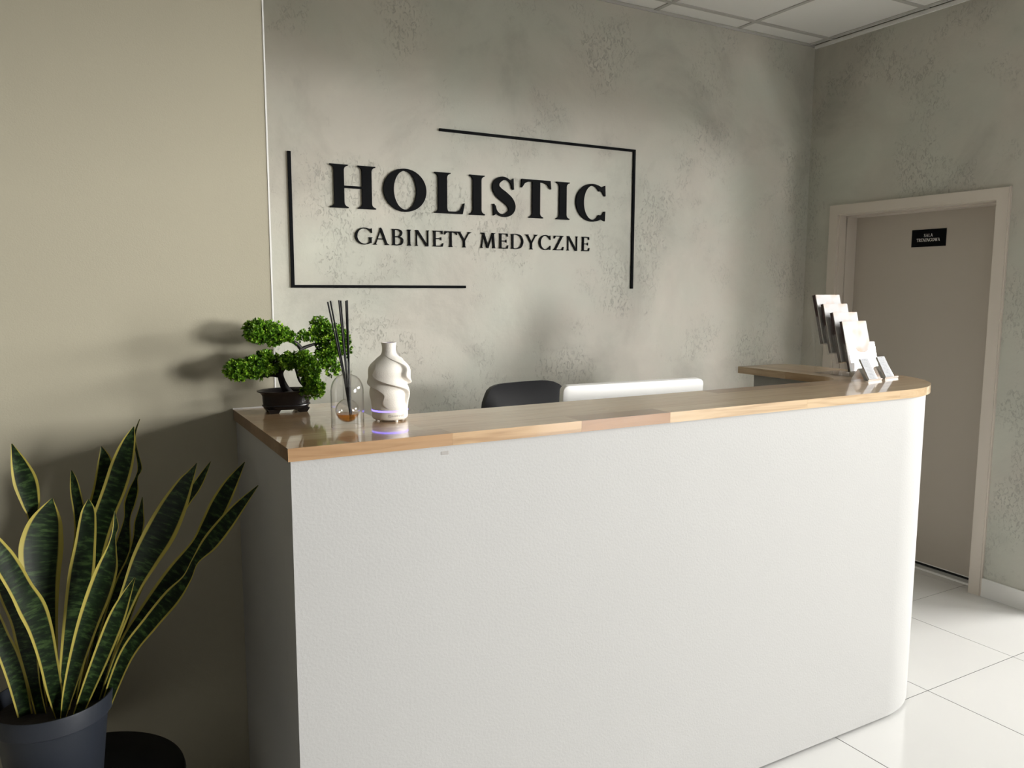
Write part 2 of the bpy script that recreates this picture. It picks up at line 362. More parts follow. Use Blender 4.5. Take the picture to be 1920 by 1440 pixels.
struct(mobj('baseboard_right', bbox(RX-.013, RX, 1.97, DR-AW-.007, 0, .098, bev=.002), M['white']), 'white baseboard along the grey side wall', 'baseboard')
struct(mobj('baseboard_corner', bbox(RX-.013, RX, DL+AW, B, 0, .098, bev=.002), M['white']), 'short white baseboard between door frame and room corner', 'baseboard')
struct(mobj('baseboard_back', bbox(XP, RX-.013, B-.013, B, 0, .098, bev=.002), M['white']), 'white baseboard along the concrete-look back wall', 'baseboard')

# ------------------------------------------------------------------ lettering
def stem(x, z0, z1, s, sl, st, top=True, bot=True, dx=0):
    """upright with bracketed serifs, centre x (bottom), x+dx (top)"""
    P = []; h = s/2; br = min(.085*(z1-z0), sl*1.7+st)
    def side(sg):
        q = []
        if bot: q += [(x+sg*(h+sl), z0), (x+sg*(h+sl), z0+st*.55), (x+sg*(h+sl*.45), z0+st*1.15), (x+sg*(h+sl*.12), z0+st+br*.45), (x+sg*h, z0+st+br)]
        else: q += [(x+sg*h, z0)]
        if top: q += [(x+dx+sg*h, z1-st-br), (x+dx+sg*(h+sl*.12), z1-st-br*.45), (x+dx+sg*(h+sl*.45), z1-st*1.15), (x+dx+sg*(h+sl), z1-st*.55), (x+dx+sg*(h+sl), z1)]
        else: q += [(x+dx+sg*h, z1)]
        return q
    return ('poly', side(1)+side(-1)[::-1])
def para(x0, z0, x1, z1, s): return ('poly', [(x0-s/2, z0), (x0+s/2, z0), (x1+s/2, z1), (x1-s/2, z1)])
def serif(x, z, half, st, up=True):
    k = 1 if up else -1
    return ('poly', [(x-half, z), (x+half, z), (x+half, z+k*st*.6), (x+half*.4, z+k*st*1.3), (x+half*.25, z+k*st*2.4), (x-half*.25, z+k*st*2.4), (x-half*.4, z+k*st*1.3), (x-half, z+k*st*.6)])
def rib(pts, per=8):
    q = spline(pts, per); Ls, Rs = [], []
    for i, p in enumerate(q):
        t = (q[min(i+1, len(q)-1)]-q[max(i-1, 0)])[:2]; t = t/max(1e-9, np.linalg.norm(t)); n = np.array([-t[1], t[0]])
        Ls.append(p[:2]+n*p[2]/2); Rs.append(p[:2]-n*p[2]/2)
    return ('strip', Ls, Rs)
def arc(cx, cz, rx, rz, a0, a1, s, t, n=40):
    """stroke between an outer and a narrower inner ellipse"""
    Ls, Rs = [], []
    for i in range(n+1):
        a = math.radians(a0+(a1-a0)*i/n); c, q = math.cos(a), math.sin(a)
        Ls.append(np.array((cx+rx*c, cz+rz*q))); Rs.append(np.array((cx+(rx-s)*c, cz+(rz-t)*q)))
    return ('strip', Ls, Rs)
def glyph(ch, w, h, s, t):
    sl = s*.42 if s > .2*h*.6 else s*.55; st = t*.75; e = sl
    if ch == 'I': return [stem(w/2, 0, h, min(s, w-2*e), e, st)]
    if ch == 'H': return [stem(e+s/2, 0, h, s, e, st), stem(w-e-s/2, 0, h, s, e, st), ('poly', [(e+s/2, h*.49-t/2), (w-e-s/2, h*.49-t/2), (w-e-s/2, h*.49+t/2), (e+s/2, h*.49+t/2)])]
    if ch == 'L': return [stem(e+s/2, 0, h, s, e, st), ('poly', [(e, 0), (w*.93, 0), (w, h*.27), (w*.975, h*.27), (w*.86, t*1.9), (w*.72, t*1.05), (e, t)])]
    if ch == 'T': return [stem(w/2, 0, h*.99, s, e, st, top=False), ('poly', [(.02*w, h), (0, h*.78), (.03*w, h*.78), (.12*w, h-t*2.1), (.26*w, h-t*1.1), (.74*w, h-t*1.1), (.88*w, h-t*2.1), (.97*w, h*.78), (w, h*.78), (.98*w, h)])]
    if ch == 'O': return [arc(w/2, h/2, w/2, h*.515, 0, 360, s*1.1, t, 64)]
    if ch in 'CG':
        cx, rx = w*.56, w*.56
        out = [arc(cx, h/2, rx, h*.515, 44, 316 if ch == 'C' else 318, s*1.08, t, 48)]
        out.append(('poly', [(w*.985, h*.99), (w, h*.70), (w*.965, h*.70), (w*.90, h*.80), (w*.80, h*.87), (w*.86, h*.93)]))
        if ch == 'C': out.append(('poly', [(w*.985, h*.01), (w, h*.28), (w*.965, h*.28), (w*.90, h*.19), (w*.80, h*.125), (w*.86, h*.065)]))
        else: out.append(stem(w-s*.62-.02*w, h*.09, h*.44, s, e, st, bot=False))
        return out
    if ch == 'S':
        k = s/h/.22
        pts = [(.84,.73,.03),(.80,.86,.045),(.64,.955,.05),(.43,.965,.075*k+.02),(.22,.875,.15*k),(.17,.735,.20*k),(.29,.61,.235*k),(.50,.505,.25*k),(.72,.385,.235*k),(.82,.25,.20*k),(.76,.115,.14*k),(.58,.035,.07*k+.02),(.36,.035,.05),(.19,.125,.045),(.13,.27,.03)]
        return [rib([(a*w, b*h, c*h) for a, b, c in pts]),
                ('poly', [(.88*w, .99*h), (.90*w, .70*h), (.85*w, .70*h), (.78*w, .84*h), (.70*w, .92*h), (.82*w, .95*h)]),
                ('poly', [(.08*w, .01*h), (.05*w, .31*h), (.10*w, .31*h), (.18*w, .16*h), (.27*w, .075*h), (.15*w, .045*h)])]
    if ch == 'A':
        a = w*.47
        return [para(w*.10, 0, a, h*.97, t), para(w*.86-s*.1, 0, a, h, s), ('poly', [(a-s*.6, h*.93), (a+s*.45, h*.93), (a+s*.1, h*1.05), (a-s*.15, h*1.05)]), ('poly', [(w*.22, h*.33), (w*.72, h*.33), (w*.70, h*.33+t), (w*.24, h*.33+t)]), serif(w*.10, 0, w*.10, st), serif(w*.86, 0, w*.14, st)]
    if ch == 'B':
        x = e+s/2
        return [stem(x, 0, h, s, e, st), rib([(x, h-t/2, t), (w*.55, h-t/2, t), (w*.80, h*.88, s*.75), (w*.84, h*.75, s*.9), (w*.74, h*.6, s*.6), (w*.5, h*.53, t), (x, h*.53, t)]),
                rib([(x, h*.53, t), (w*.56, h*.53, t), (w*.86, h*.42, s*.8), (w*.92, h*.28, s), (w*.82, h*.1, s*.75), (w*.55, t/2, t), (x, t/2, t)])]
    if ch == 'D':
        x = e+s/2
        return [stem(x, 0, h, s, e, st), rib([(x, h-t/2, t), (w*.48, h-t/2, t), (w*.80, h*.84, s*.85), (w-s*.5, h*.5, s*1.05), (w*.80, h*.16, s*.85), (w*.48, t/2, t), (x, t/2, t)])]
    if ch == 'E':
        x = e+s/2
        return [stem(x, 0, h, s, e, st), ('poly', [(x, h), (w*.93, h), (w*.95, h*.80), (w*.88, h*.80), (w*.80, h-t), (x, h-t)]),
                ('poly', [(x, h*.5-t/2), (w*.72, h*.5-t/2), (w*.76, h*.5-t*1.7), (w*.8, h*.5-t*1.7), (w*.8, h*.5+t*1.7), (w*.76, h*.5+t*1.7), (w*.72, h*.5+t/2), (x, h*.5+t/2)]),
                ('poly', [(x, 0), (w*.93, 0), (w, h*.22), (w*.93, h*.22), (w*.82, t), (x, t)])]
    if ch == 'N':
        return [stem(w*.15, 0, h, t*1.1, e*.9, st), stem(w*.87, 0, h, t*1.1, e*.9, st, bot=False), para(w*.82, -.01*h, w*.17, h, s*1.1)]
    if ch == 'M':
        return [stem(w*.12, 0, h*.95, t*1.1, e*.8, st, top=False, dx=w*.09), stem(w*.86, 0, h*.98, s, e*.8, st, top=False, dx=-w*.06), para(w*.49, 0, w*.22, h, s), para(w*.49, 0, w*.78, h, t*1.1), serif(w*.17, h, w*.10, st, False), serif(w*.83, h, w*.10, st, False)]
    if ch == 'Y':
        return [stem(w*.5, 0, h*.46, s, e, st, top=False), para(w*.5, h*.42, w*.15, h, s), para(w*.5+s*.2, h*.42, w*.86, h, t*1.1), serif(w*.14, h, w*.14, st, False), serif(w*.87, h, w*.13, st, False)]
    if ch == 'Z':
        return [('poly', [(w*.07, h), (w*.97, h), (w*.97, h-t), (w*.2, h-t), (w*.1, h*.8), (w*.05, h*.8)]), para(w*.13, 0, w*.84, h, s*1.15), ('poly', [(0, 0), (w*.95, 0), (w, h*.24), (w*.95, h*.24), (w*.82, t), (0, t)])]
    if ch == 'R':
        x = e+s/2
        return [stem(x, 0, h, s, e, st), rib([(x, h-t/2, t), (w*.52, h-t/2, t), (w*.76, h*.86, s*.8), (w*.78, h*.70, s*.9), (w*.66, h*.55, s*.6), (w*.45, h*.49, t), (x, h*.49, t)]), para(w*.86, 0, w*.48, h*.5, s*1.1), serif(w*.88, 0, w*.12, st)]
    if ch == 'W':
        return [para(w*.32, 0, w*.1, h, s), para(w*.32, 0, w*.52, h, t), para(w*.70, 0, w*.50, h, s), para(w*.70, 0, w*.9, h, t), serif(w*.1, h, w*.1, st, False), serif(w*.9, h, w*.1, st, False), serif(w*.5, h, w*.1, st, False)]
def glyph_mesh(parts, O, X, Z, D):
    """plane origin O, axes X (reading direction) and Z, extruded by D"""
    bm = bmesh.new(); O, X, Z, D = map(Vector, (O, X, Z, D))
    P = lambda p, k: bm.verts.new(O+X*float(p[0])+Z*float(p[1])+D*k)
    D0 = D
    for ip, part in enumerate(parts):
        D = D0*(1+.035*ip)
        if part[0] == 'poly':
            a = [P(p, 0) for p in part[1]]; b = [P(p, 1) for p in part[1]]
            bm.faces.new(b); n = len(a)
            for i in range(n): bm.faces.new((a[i], a[(i+1) % n], b[(i+1) % n], b[i]))
        else:
            _, Ls, Rs = part; l0 = [P(p, 0) for p in Ls]; r0 = [P(p, 0) for p in Rs]; l1 = [P(p, 1) for p in Ls]; r1 = [P(p, 1) for p in Rs]
            for i in range(len(Ls)-1):
                bm.faces.new((l1[i], l1[i+1], r1[i+1], r1[i])); bm.faces.new((l0[i], l0[i+1], l1[i+1], l1[i])); bm.faces.new((r0[i], r0[i+1], r1[i+1], r1[i]))
            for q in (0, -1): bm.faces.new((l0[q], l1[q], r1[q], r0[q]))
    return bm
BIG = [('H',1.033,1.243),('O',1.28,1.49),('L',1.532,1.688),('I',1.714,1.797),('S',1.835,1.972),('T',2.0,2.175),('I',2.207,2.288),('C',2.328,2.514)]
SML = [('G',1.143,1.223),('A',1.230,1.304),('B',1.319,1.373),('I',1.389,1.417),('N',1.428,1.507),('E',1.523,1.576),('T',1.583,1.648),('Y',1.648,1.724),('M',1.770,1.861),('E',1.877,1.929),('D',1.945,2.015),('Y',2.026,2.098),('C',2.107,2.176),('Z',2.195,2.256),('N',2.272,2.347),('E',2.369,2.418)]
sg = thing('wall_sign', 'black raised lettering HOLISTIC GABINETY MEDYCZNE between two corner brackets on the concrete wall', 'sign', (1.78, B, 1.59))
def sgp(name, bm, **k):
    bmesh.ops.translate(bm, verts=bm.verts, vec=(-1.78, -B, -1.59)); return mobj(name, bm, M['sign'], sg, **k)
for ch, x0, x1 in BIG: sgp('letter', glyph_mesh(glyph(ch, x1-x0, .188, .045, .0095), (x0, B-.0003, 1.939), (1, 0, 0), (0, 0, 1), (0, -.010, 0)))
for ch, x0, x1 in SML: sgp('letter', glyph_mesh(glyph(ch, x1-x0, .0735, .0096, .0040), (x0, B-.0003, 1.7825), (1, 0, 0), (0, 0, 1), (0, -.007, 0)))
bw = .0135
bm = bmesh.new(); prism = [(.853, 2.165), (.853, 1.587), (1.692, 1.587), (1.692, 1.587+bw*.9), (.853+bw, 1.587+bw*.9), (.853+bw, 2.165)]
sgp('corner_bracket', glyph_mesh([('poly', prism)], (0, B-.0003, 0), (1, 0, 0), (0, 0, 1), (0, -.010, 0)))
prism = [(2.708, 1.587), (2.708, 2.327), (1.56, 2.327), (1.56, 2.327-bw*.9), (2.708-bw, 2.327-bw*.9), (2.708-bw, 1.587)]
sgp('corner_bracket', glyph_mesh([('poly', prism)], (0, B-.0003, 0), (1, 0, 0), (0, 0, 1), (0, -.010, 0)))
# door plate
dp = thing('door_sign', 'small black plate reading SALA TRENINGOWA on the greige door', 'sign', (LX, 2.77, 1.824))
mobj('plate', bbox(-.004, 0, -.102, .1, 0, .096), M['sign'], dp)
def line(txt, width, h, z, s, t):
    wd = {'I': .38, 'S': .55, 'L': .62, 'E': .62, 'T': .72, 'R': .75, 'N': .85, 'A': .8, 'G': .82, 'O': .86, 'W': 1.05}
    tot = sum(wd[c] for c in txt)+.1*(len(txt)-1); k = width/tot; x = -width/2
    for c in txt:
        w = wd[c]*k
        mobj('letter', glyph_mesh(glyph(c, w, h, s, t), (-.0041, -x, z), (0, -1, 0), (0, 0, 1), (-.0006, 0, 0)), M['letter_white'], dp); x += w+.1*k
line('SALA', .052, .0165, .0545, .0025, .0011); line('TRENINGOWA', .138, .0175, .0285, .0025, .0011)

# ------------------------------------------------------------------ reception counter and worktop
ZT = 1.2336; TH = .03
def arc2(cx, cy, r, a0, a1, n): return [(cx+r*math.cos(math.radians(a0+(a1-a0)*i/n)), cy+r*math.sin(math.radians(a0+(a1-a0)*i/n))) for i in range(n+1)]
outline = [(.403, 1.722)] + arc2(2.57, 2.142, .42, -90, 0, 28) + arc2(2.89, 2.53, .10, 0, 90, 8) + [(2.662, 2.632)] + arc2(2.542, 2.17, .12, 0, -90, 12) + [(.715, 2.05), (.715, YP-.003), (.403, YP-.003)]
wt = thing('worktop', 'glossy maple butcher-block worktop with rounded end on the white reception counter', 'worktop', (.403, 1.722, ZT-TH))
def stave(x0, x1, y0, y1, mat, tone, mask=None):
    bm = bmesh.new(); bm.faces.new([bm.verts.new((x, y, 0)) for x, y in outline])
    g = .0001
    for co, no in (((x0+g, 0, 0), (-1, 0, 0)), ((x1-g, 0, 0), (1, 0, 0)), ((0, y0+g, 0), (0, -1, 0)), ((0, y1-g, 0), (0, 1, 0))):
        if not bm.verts: break
        bmesh.ops.bisect_plane(bm, geom=bm.verts[:]+bm.edges[:]+bm.faces[:], plane_co=co, plane_no=no, clear_outer=True)
    if not bm.faces or sum(f.calc_area() for f in bm.faces) < 1e-5: bm.free(); return
    r = bmesh.ops.extrude_face_region(bm, geom=bm.faces[:])
    bmesh.ops.translate(bm, verts=[v for v in r['geom'] if isinstance(v, bmesh.types.BMVert)], vec=(0, 0, TH))
    bmesh.ops.translate(bm, verts=bm.verts, vec=(-.403, -1.722, 0))
    o = mobj('stave', bm, mat, wt); o['tone'] = float(tone)
rw = .0822; rnd = random.Random(11)
def tone(): return min(1, max(0, rnd.gauss(.36, .2)))
for r in range(4):
    y0 = 1.7215+r*rw; y1 = y0+rw+(.01 if r == 3 else 0)
    if r == 3: y1 = 2.05
    cuts = [.40]
    if r == 0: cuts = [.40, .80, 1.179, 1.484, 2.05, 2.52, 3.0]
    else:
        x = .4-rnd.uniform(0, .3)
        cuts = [.39]
        while x < 3.0: x += rnd.uniform(.34, .62); cuts.append(min(x, 3.0)) if x > .5 else None
    for i, (a, b) in enumerate(zip(cuts, cuts[1:])):
        if b-a < .01: continue
        stave(a, b, y0, y1, M['woodx'], {0: .68, 1: .42, 2: .95, 3: .14, 4: .1, 5: .06}[i] if r == 0 else tone())  # light falloff along the front put into tone; one stave truly darker
for r in range(4):
    y0 = 2.05+r*.0815; c = rnd.uniform(.47, .66)
    stave(.39, c, y0, y0+.0815+(.01 if r == 3 else 0), M['woodx'], tone()); stave(c, .75, y0, y0+.0815+(.01 if r == 3 else 0), M['woodx'], tone())
xc = 2.49
for r in range(7):
    x0 = xc+r*.0735; c = rnd.uniform(2.2, 2.45)
    stave(x0, x0+.0735, 2.05, c, M['woody'], tone()); stave(x0, x0+.0735, c, 2.7, M['woody'], tone())
mobj('sealant_bead', bbox(-.001, XP-.403, .651, .6525, TH-.001, TH+.0035), M['white'], wt)

body = thing('reception_counter', 'white plastered reception counter with a rounded corner', 'counter', (.41, 1.73, 0))
zb = ZT-TH-.0005; th = .09
outer = [(.41, 1.73)] + arc2(2.56, 2.13, .40, -90, 0, 32) + [(2.96, 2.58)]
inner = [(2.96-.25, 2.58)] + arc2(2.56, 2.13, .15, 0, -90, 16) + [(2.4, 1.73+th), (.41, 1.73+th)]
bm = bmesh.new(); prism_xy(bm, [(x-.41, y-1.73) for x, y in outer+inner], .012, zb)
mobj('front_panel', bm, M['white_plaster'], body, smooth=35)
bm = bmesh.new(); prism_xy(bm, [(x-.41, y-1.73) for x, y in [(.45, 1.76)] + arc2(2.56, 2.13, .36, -90, 0, 24) + [(2.92, 2.54), (2.74, 2.54)] + arc2(2.56, 2.13, .19, 0, -90, 12) + [(.45, 1.73+th-.02)]], 0, .0118); mobj('shade_line_strip', bm, M['black'], body)  # black strip added for the shade line under the counter
mobj('end_panel', bbox(0, .29, th+.0005, YP-1.73-.003, 0, zb), M['white_plaster'], body)
mobj('plaster_chip', bbox(.36, .385, -.0006, .004, zb-.024, zb-.012, bev=.003), plain('bare_plaster', (.36, .345, .325), .8), body)

# desk behind the counter
dk = thing('work_desk', 'low work desk hidden behind the reception counter', 'desk', (.72, 1.83, 0))
mobj('desk_top', bbox(0, 1.78, 0, .60, .715, .74, bev=.002), M['white'], dk)
for x in (.02, 1.72):
    for y in (.03, .53): mobj('leg', bbox(x, x+.04, y, y+.04, 0, .715), M['alu'], dk)
mobj('rail', bbox(.06, 1.72, .535, .565, .65, .715), M['alu'], dk)

# monitor
mo = thing('computer_monitor', 'white computer monitor seen from behind above the worktop', 'monitor', (1.795, 2.31, .74), rz=-.085)
mw, mh = .302, .502
bm = bmesh.new()
prof = [(-.016, 0), (-.013, .012), (-.004, .022), (.0, .026)]
def rrect(hw, z0, z1, r, n=6):
    o = []
    for cx, cz, a in ((hw-r, z1-r, 0), (-hw+r, z1-r, 90), (-hw+r, z0+r, 180), (hw-r, z0+r, 270)):
        for i in range(n+1):
            t = math.radians(a+90*i/n); o.append((cx+r*math.cos(t), cz+r*math.sin(t)))
    return o
rings = []
for inset, y in ((.005, -.0215), (.0016, -.0205), (.0004, -.0185), (0, -.015), (0, .004), (.002, .006)):
    rings.append([bm.verts.new((x, y, z)) for x, z in rrect(mw-inset, .03+inset, mh+.008-inset, .022-inset*.5)])
for a, b in zip(rings, rings[1:]):
    for i in range(len(a)): bm.faces.new((a[i], a[(i+1) % len(a)], b[(i+1) % len(a)], b[i]))
bm.faces.new(rings[0]); bm.faces.new(rings[-1])
bmesh.ops.rotate(bm, verts=bm.verts, matrix=Matrix.Rotation(math.radians(5), 3, 'X'), cent=(0, 0, .25))
sh = mobj('shell', bm, M['monitor'], mo, smooth=40)
bm = bbox(-mw+.012, mw-.012, .0062, .0075, .09, mh-.006); bmesh.ops.rotate(bm, verts=bm.verts, matrix=Matrix.Rotation(math.radians(5), 3, 'X'), cent=(0, 0, .25))
mobj('screen', bm, M['screen'], mo)
bm = bmesh.new(); prev = None
for y, z in ((-.02, .26), (-.045, .22), (-.055, .15), (-.05, .05), (-.04, .012), (.0, .006), (.09, .005)):
    row = [bm.verts.new((sx, y, z)) for sx in (-.095, .095)] + [bm.verts.new((sx, y-.006 if z > .012 else y, z-(.0 if z > .012 else .005))) for sx in (.095, -.095)]
    if prev:
        for i in range(4): bm.faces.new((prev[i], prev[(i+1) % 4], row[(i+1) % 4], row[i]))
    else: bm.faces.new(row)
    prev = row
bm.faces.new(prev[::-1]); mobj('stand', bm, M['alu'], mo)

# office chair
ch = thing('office_chair', 'black leather office chair behind the reception counter', 'chair', (1.718, 2.92, 0), rz=.12)
def pad(w, h, t, r, bulge, bowx=0, n=14, m_=12):
    """soft slab in xz, front at -y"""
    bm = bmesh.new(); g = []
    for s in (0, 1):
        rows = []
        for j in range(m_+1):
            row = []
            for i in range(n+1):
                u, v_ = 2*i/n-1, 2*j/m_-1
                au, av = abs(u), abs(v_); k = 1
                q = (au**5+av**5)**(1/5)
                if q > 1e-6: f = max(au, av)/q
                else: f = 1
                x, z = u*f*w/2, v_*f*h/2
                e = max(0, 1-max(au, av)**6)
                y = (-1 if s == 0 else 1)*(t*.18+(t*.32+bulge*(1-u*u)*(1-v_*v_))*e**.6) + bowx*u*u
                row.append(bm.verts.new((x, y, z+h/2)))
            rows.append(row)
        g.append(rows)
        for j in range(m_):
            for i in range(n):
                f = (rows[j][i], rows[j][i+1], rows[j+1][i+1], rows[j+1][i]); bm.faces.new(f if s == 0 else f[::-1])
    a, b = g
    edge = lambda r: [r[0][i] for i in range(n)]+[r[j][n] for j in range(m_)]+[r[m_][i] for i in range(n, 0, -1)]+[r[j][0] for j in range(m_, 0, -1)]
    ea, eb = edge(a), edge(b)
    for i in range(len(ea)): bm.faces.new((ea[i], eb[i], eb[(i+1) % len(ea)], ea[(i+1) % len(ea)]))
    return bm
bm = pad(.475, .66, .075, .06, .015, -.035); bmesh.ops.rotate(bm, verts=bm.verts, matrix=Matrix.Rotation(math.radians(-7), 3, 'X')); bmesh.ops.translate(bm, verts=bm.verts, vec=(0, -.02, .525))
mobj('backrest', bm, M['leather'], ch, smooth=50)
bm = pad(.49, .47, .09, .05, .015); bmesh.ops.rotate(bm, verts=bm.verts, matrix=Matrix.Rotation(math.radians(90), 3, 'X')); bmesh.ops.translate(bm, verts=bm.verts, vec=(0, 0, .47))
mobj('seat', bm, M['leather'], ch, smooth=50)
bm = bmesh.new(); tube(bm, [(0, -.2, .43), (0, .05, .43), (0, .09, .5), (0, .07, .75)], [.03, .03, .028, .022], 10); mobj('back_bracket', bm, M['black'], ch, smooth=40)
mobj('gas_column', lathe([(0, .1), (.028, .1), (.028, .3), (.018, .305), (.018, .43), (0, .43)], 20, cy=-.2), M['black'], ch, smooth=40)
base = mobj('star_base', lathe([(0, .07), (.045, .07), (.04, .12), (0, .12)], 20, cy=-.2), M['black'], ch, smooth=40)
for k in range(5):
    a = 2*PI*k/5+.3; c, s = math.cos(a), math.sin(a)
    bm = bmesh.new(); tube(bm, [(.03*c, -.2+.03*s, .095), (.27*c, -.2+.27*s, .068)], [.024, .016], 8); mobj('spoke', bm, M['black'], base, smooth=40)
    bm = lathe([(0, -.02), (.02, -.02), (.026, -.012), (.026, .012), (.02, .02), (0, .02)], 16); bmesh.ops.rotate(bm, verts=bm.verts, matrix=Matrix.Rotation(PI/2, 3, 'Y')); bmesh.ops.translate(bm, verts=bm.verts, vec=(.27*c, -.2+.27*s, .0265))
    mobj('castor', bm, M['black'], base, smooth=40)

# ------------------------------------------------------------------ reed diffuser
RDX, RDY = .607, 1.938
rd = thing('reed_diffuser', 'clear domed glass reed diffuser with amber oil on the worktop', 'reed diffuser', (RDX, RDY, ZT))
def shell(prof, t):
    inn = [(max(r-t, 0), z) for r, z in prof]
    return prof+inn[::-1]
R_ = .0415
dome = [(R_, .0), (R_, .09)] + [(.0125+(R_-.0125)*math.cos(a), .09+.042*math.sin(a)) for a in [math.radians(q) for q in (12, 25, 38, 50, 62, 74, 84)]] + [(.0118, .134), (.0125, .139), (.0142, .142)]
mobj('glass_dome', lathe(shell(dome, .0014), 56, close=True), M['clear'], rd, smooth=50)
bz, br = .041, .0305
bulb = [(br*math.sin(math.radians(q)), bz-br*math.cos(math.radians(q))) for q in (3, 14, 28, 42, 56, 70, 84, 98, 112, 126, 140, 152, 160)] + [(.0105, .073), (.0105, .105), (.0115, .132)]
mobj('inner_flask', lathe(shell(bulb, .0012), 40, close=True), M['clear'], rd, smooth=50)
mt, nt, b_ = new_mat('amber_oil'); b_.inputs['Base Color'].default_value = (.62, .25, .04, 1); b_.inputs['Transmission Weight'].default_value = .75; b_.inputs['Roughness'].default_value = .02; b_.inputs['IOR'].default_value = 1.2
rl = br-.0016
mobj('oil', lathe([(0, bz-rl)]+[(rl*math.sin(math.radians(q)), bz-rl*math.cos(math.radians(q))) for q in (15, 30, 45, 60, 75)]+[(0, bz-rl*math.cos(math.radians(75)))], 36), mt, rd, smooth=50)
reeds = [(614.5, 566, 'thin black reed stick leaning furthest left in the glass diffuser'), (619.5, 564, 'thin black reed stick second from the left in the glass diffuser'),
         (635.5, 563, 'left stick of the upright middle pair of black reeds'), (639, 563.5, 'right stick of the upright middle pair of black reeds'),
         (648.5, 564, 'left stick of the right hand pair of black reeds'), (651, 563, 'thin black reed stick furthest right in the glass diffuser')]
for i, (u, v_, lb) in enumerate(reeds):
    top = at(u, v_, RDY+(-.012, .012, -.01, .015, .016, -.006)[i])
    z0 = ZT+bz-rl+.010; nz = ZT+.128
    n_ = Vector((RDX+(-.0065, -.0035, -.001, .002, .0045, .007)[i], RDY+(.003, .005, -.003, .004, -.004, .001)[i], nz))
    d = (n_-top); bt = n_+d*((z0-nz)/d.z); 
    off = Vector((bt.x-RDX, bt.y-RDY, 0)); 
    if off.length > .012: bt = Vector((RDX, RDY, bt.z))+off.normalized()*.012
    bm = bmesh.new(); tube(bm, [bt-Vector((RDX, RDY, ZT)), n_-Vector((RDX, RDY, ZT)), top-Vector((RDX, RDY, ZT))], .0021, 8)
    o = mobj('diffuser_reed', bm, M['black'], None, smooth=50); o.location = (RDX, RDY, ZT)
    tag(o, lb, 'reed', 'black reeds in the glass diffuser')

# ------------------------------------------------------------------ aroma diffuser
AX, AY = .738, 1.985
ad = thing('aroma_diffuser', 'white ceramic aroma diffuser with flowing relief and a violet light ring', 'diffuser', (AX, AY, ZT))
M['ceramic'] = plain('matt_ivory_ceramic', (.72, .69, .63), .75, bump=.25, bscale=350, spec=.3)
M['led'] = plain('violet_led', (.3, .25, .9), .4, emis=(.22, .17, 1.0), estr=2.6)
M['offwhite'] = plain('ivory_plastic', (.74, .70, .63), .45)
prof = [(.0475, .0305), (.0478, .045), (.049, .065), (.0515, .09), (.055, .112), (.057, .126), (.055, .138), (.0495, .149), (.041, .159), (.031, .167), (.0235, .173), (.0195, .180), (.0180, .188), (.0182, .197), (.0195, .204), (.0198, .2075)]
pr = spline(prof, 14); nA = 200; NL, CZ, AM, FQ, PH = 4, 17, .27, 85, .6
bm = bmesh.new(); rings = []
for r, z in pr:
    k = max(0., min(1, (z-.034)/.03))*max(0., min(1, (.176-z)/.03))
    ring = []
    for i in range(nA):
        th_ = 2*PI*i/nA
        ph = (th_*NL/(2*PI) + (z-.03)*CZ + AM*math.sin((z-.03)*FQ+PH)) % 1.0
        sw = (1-ph)**1.1 if ph > .07 else (.93**1.1)*ph/.07
        rr = r*(1+k*(.28*sw-.14))
        ring.append(bm.verts.new((rr*math.cos(th_), rr*math.sin(th_), z)))
    rings.append(ring)
inn = [[bm.verts.new((r*math.cos(2*PI*i/nA), r*math.sin(2*PI*i/nA), z)) for i in range(nA)] for r, z in ((.0172, .2075), (.0160, .204), (.0155, .17))]
for a, b in zip(rings+inn, (rings+inn)[1:]):
    for i in range(nA): bm.faces.new((a[i], a[(i+1) % nA], b[(i+1) % nA], b[i]))
mobj('vase_cover', bm, M['ceramic'], ad, smooth=True)
mobj('mist_outlet', lathe([(0, .192), (.0156, .192)], 24), M['led'], ad)
mobj('light_ring', lathe([(.0455, .0262), (.0482, .0265), (.0482, .0302), (.0455, .0304)], 64, close=True), M['led'], ad, smooth=50)
bs = mobj('base', lathe([(0, .005), (.043, .005), (.0465, .008), (.0478, .012), (.0478, .0262), (0, .0262)], 64), M['offwhite'], ad, smooth=40)
va = math.atan2(-AY, -AX)
for k in range(-3, 4):
    a = va+.42+k*.135; r = .0478
    bm = lathe([(0, 0), (.0026 if abs(k) < 3 else .0042, 0), (.0024 if abs(k) < 3 else .004, .0006), (0, .0006)], 16)
    bmesh.ops.rotate(bm, verts=bm.verts, matrix=Matrix.Rotation(PI/2, 3, 'Y')); bmesh.ops.rotate(bm, verts=bm.verts, matrix=Matrix.Rotation(a, 3, 'Z'))
    bmesh.ops.translate(bm, verts=bm.verts, vec=(r*math.cos(a), r*math.sin(a), .0165))
    mobj('button', bm, plain('button_grey', (.5, .46, .42), .4) if k == -3 else bpy.data.materials['button_grey'], bs)
for k in range(4):
    a = va+.45+k*PI/2; mobj('foot', lathe([(0, 0), (.005, 0), (.006, .0052), (0, .0052)], 12, cx=.036*math.cos(a), cy=.036*math.sin(a)), M['offwhite'], bs)

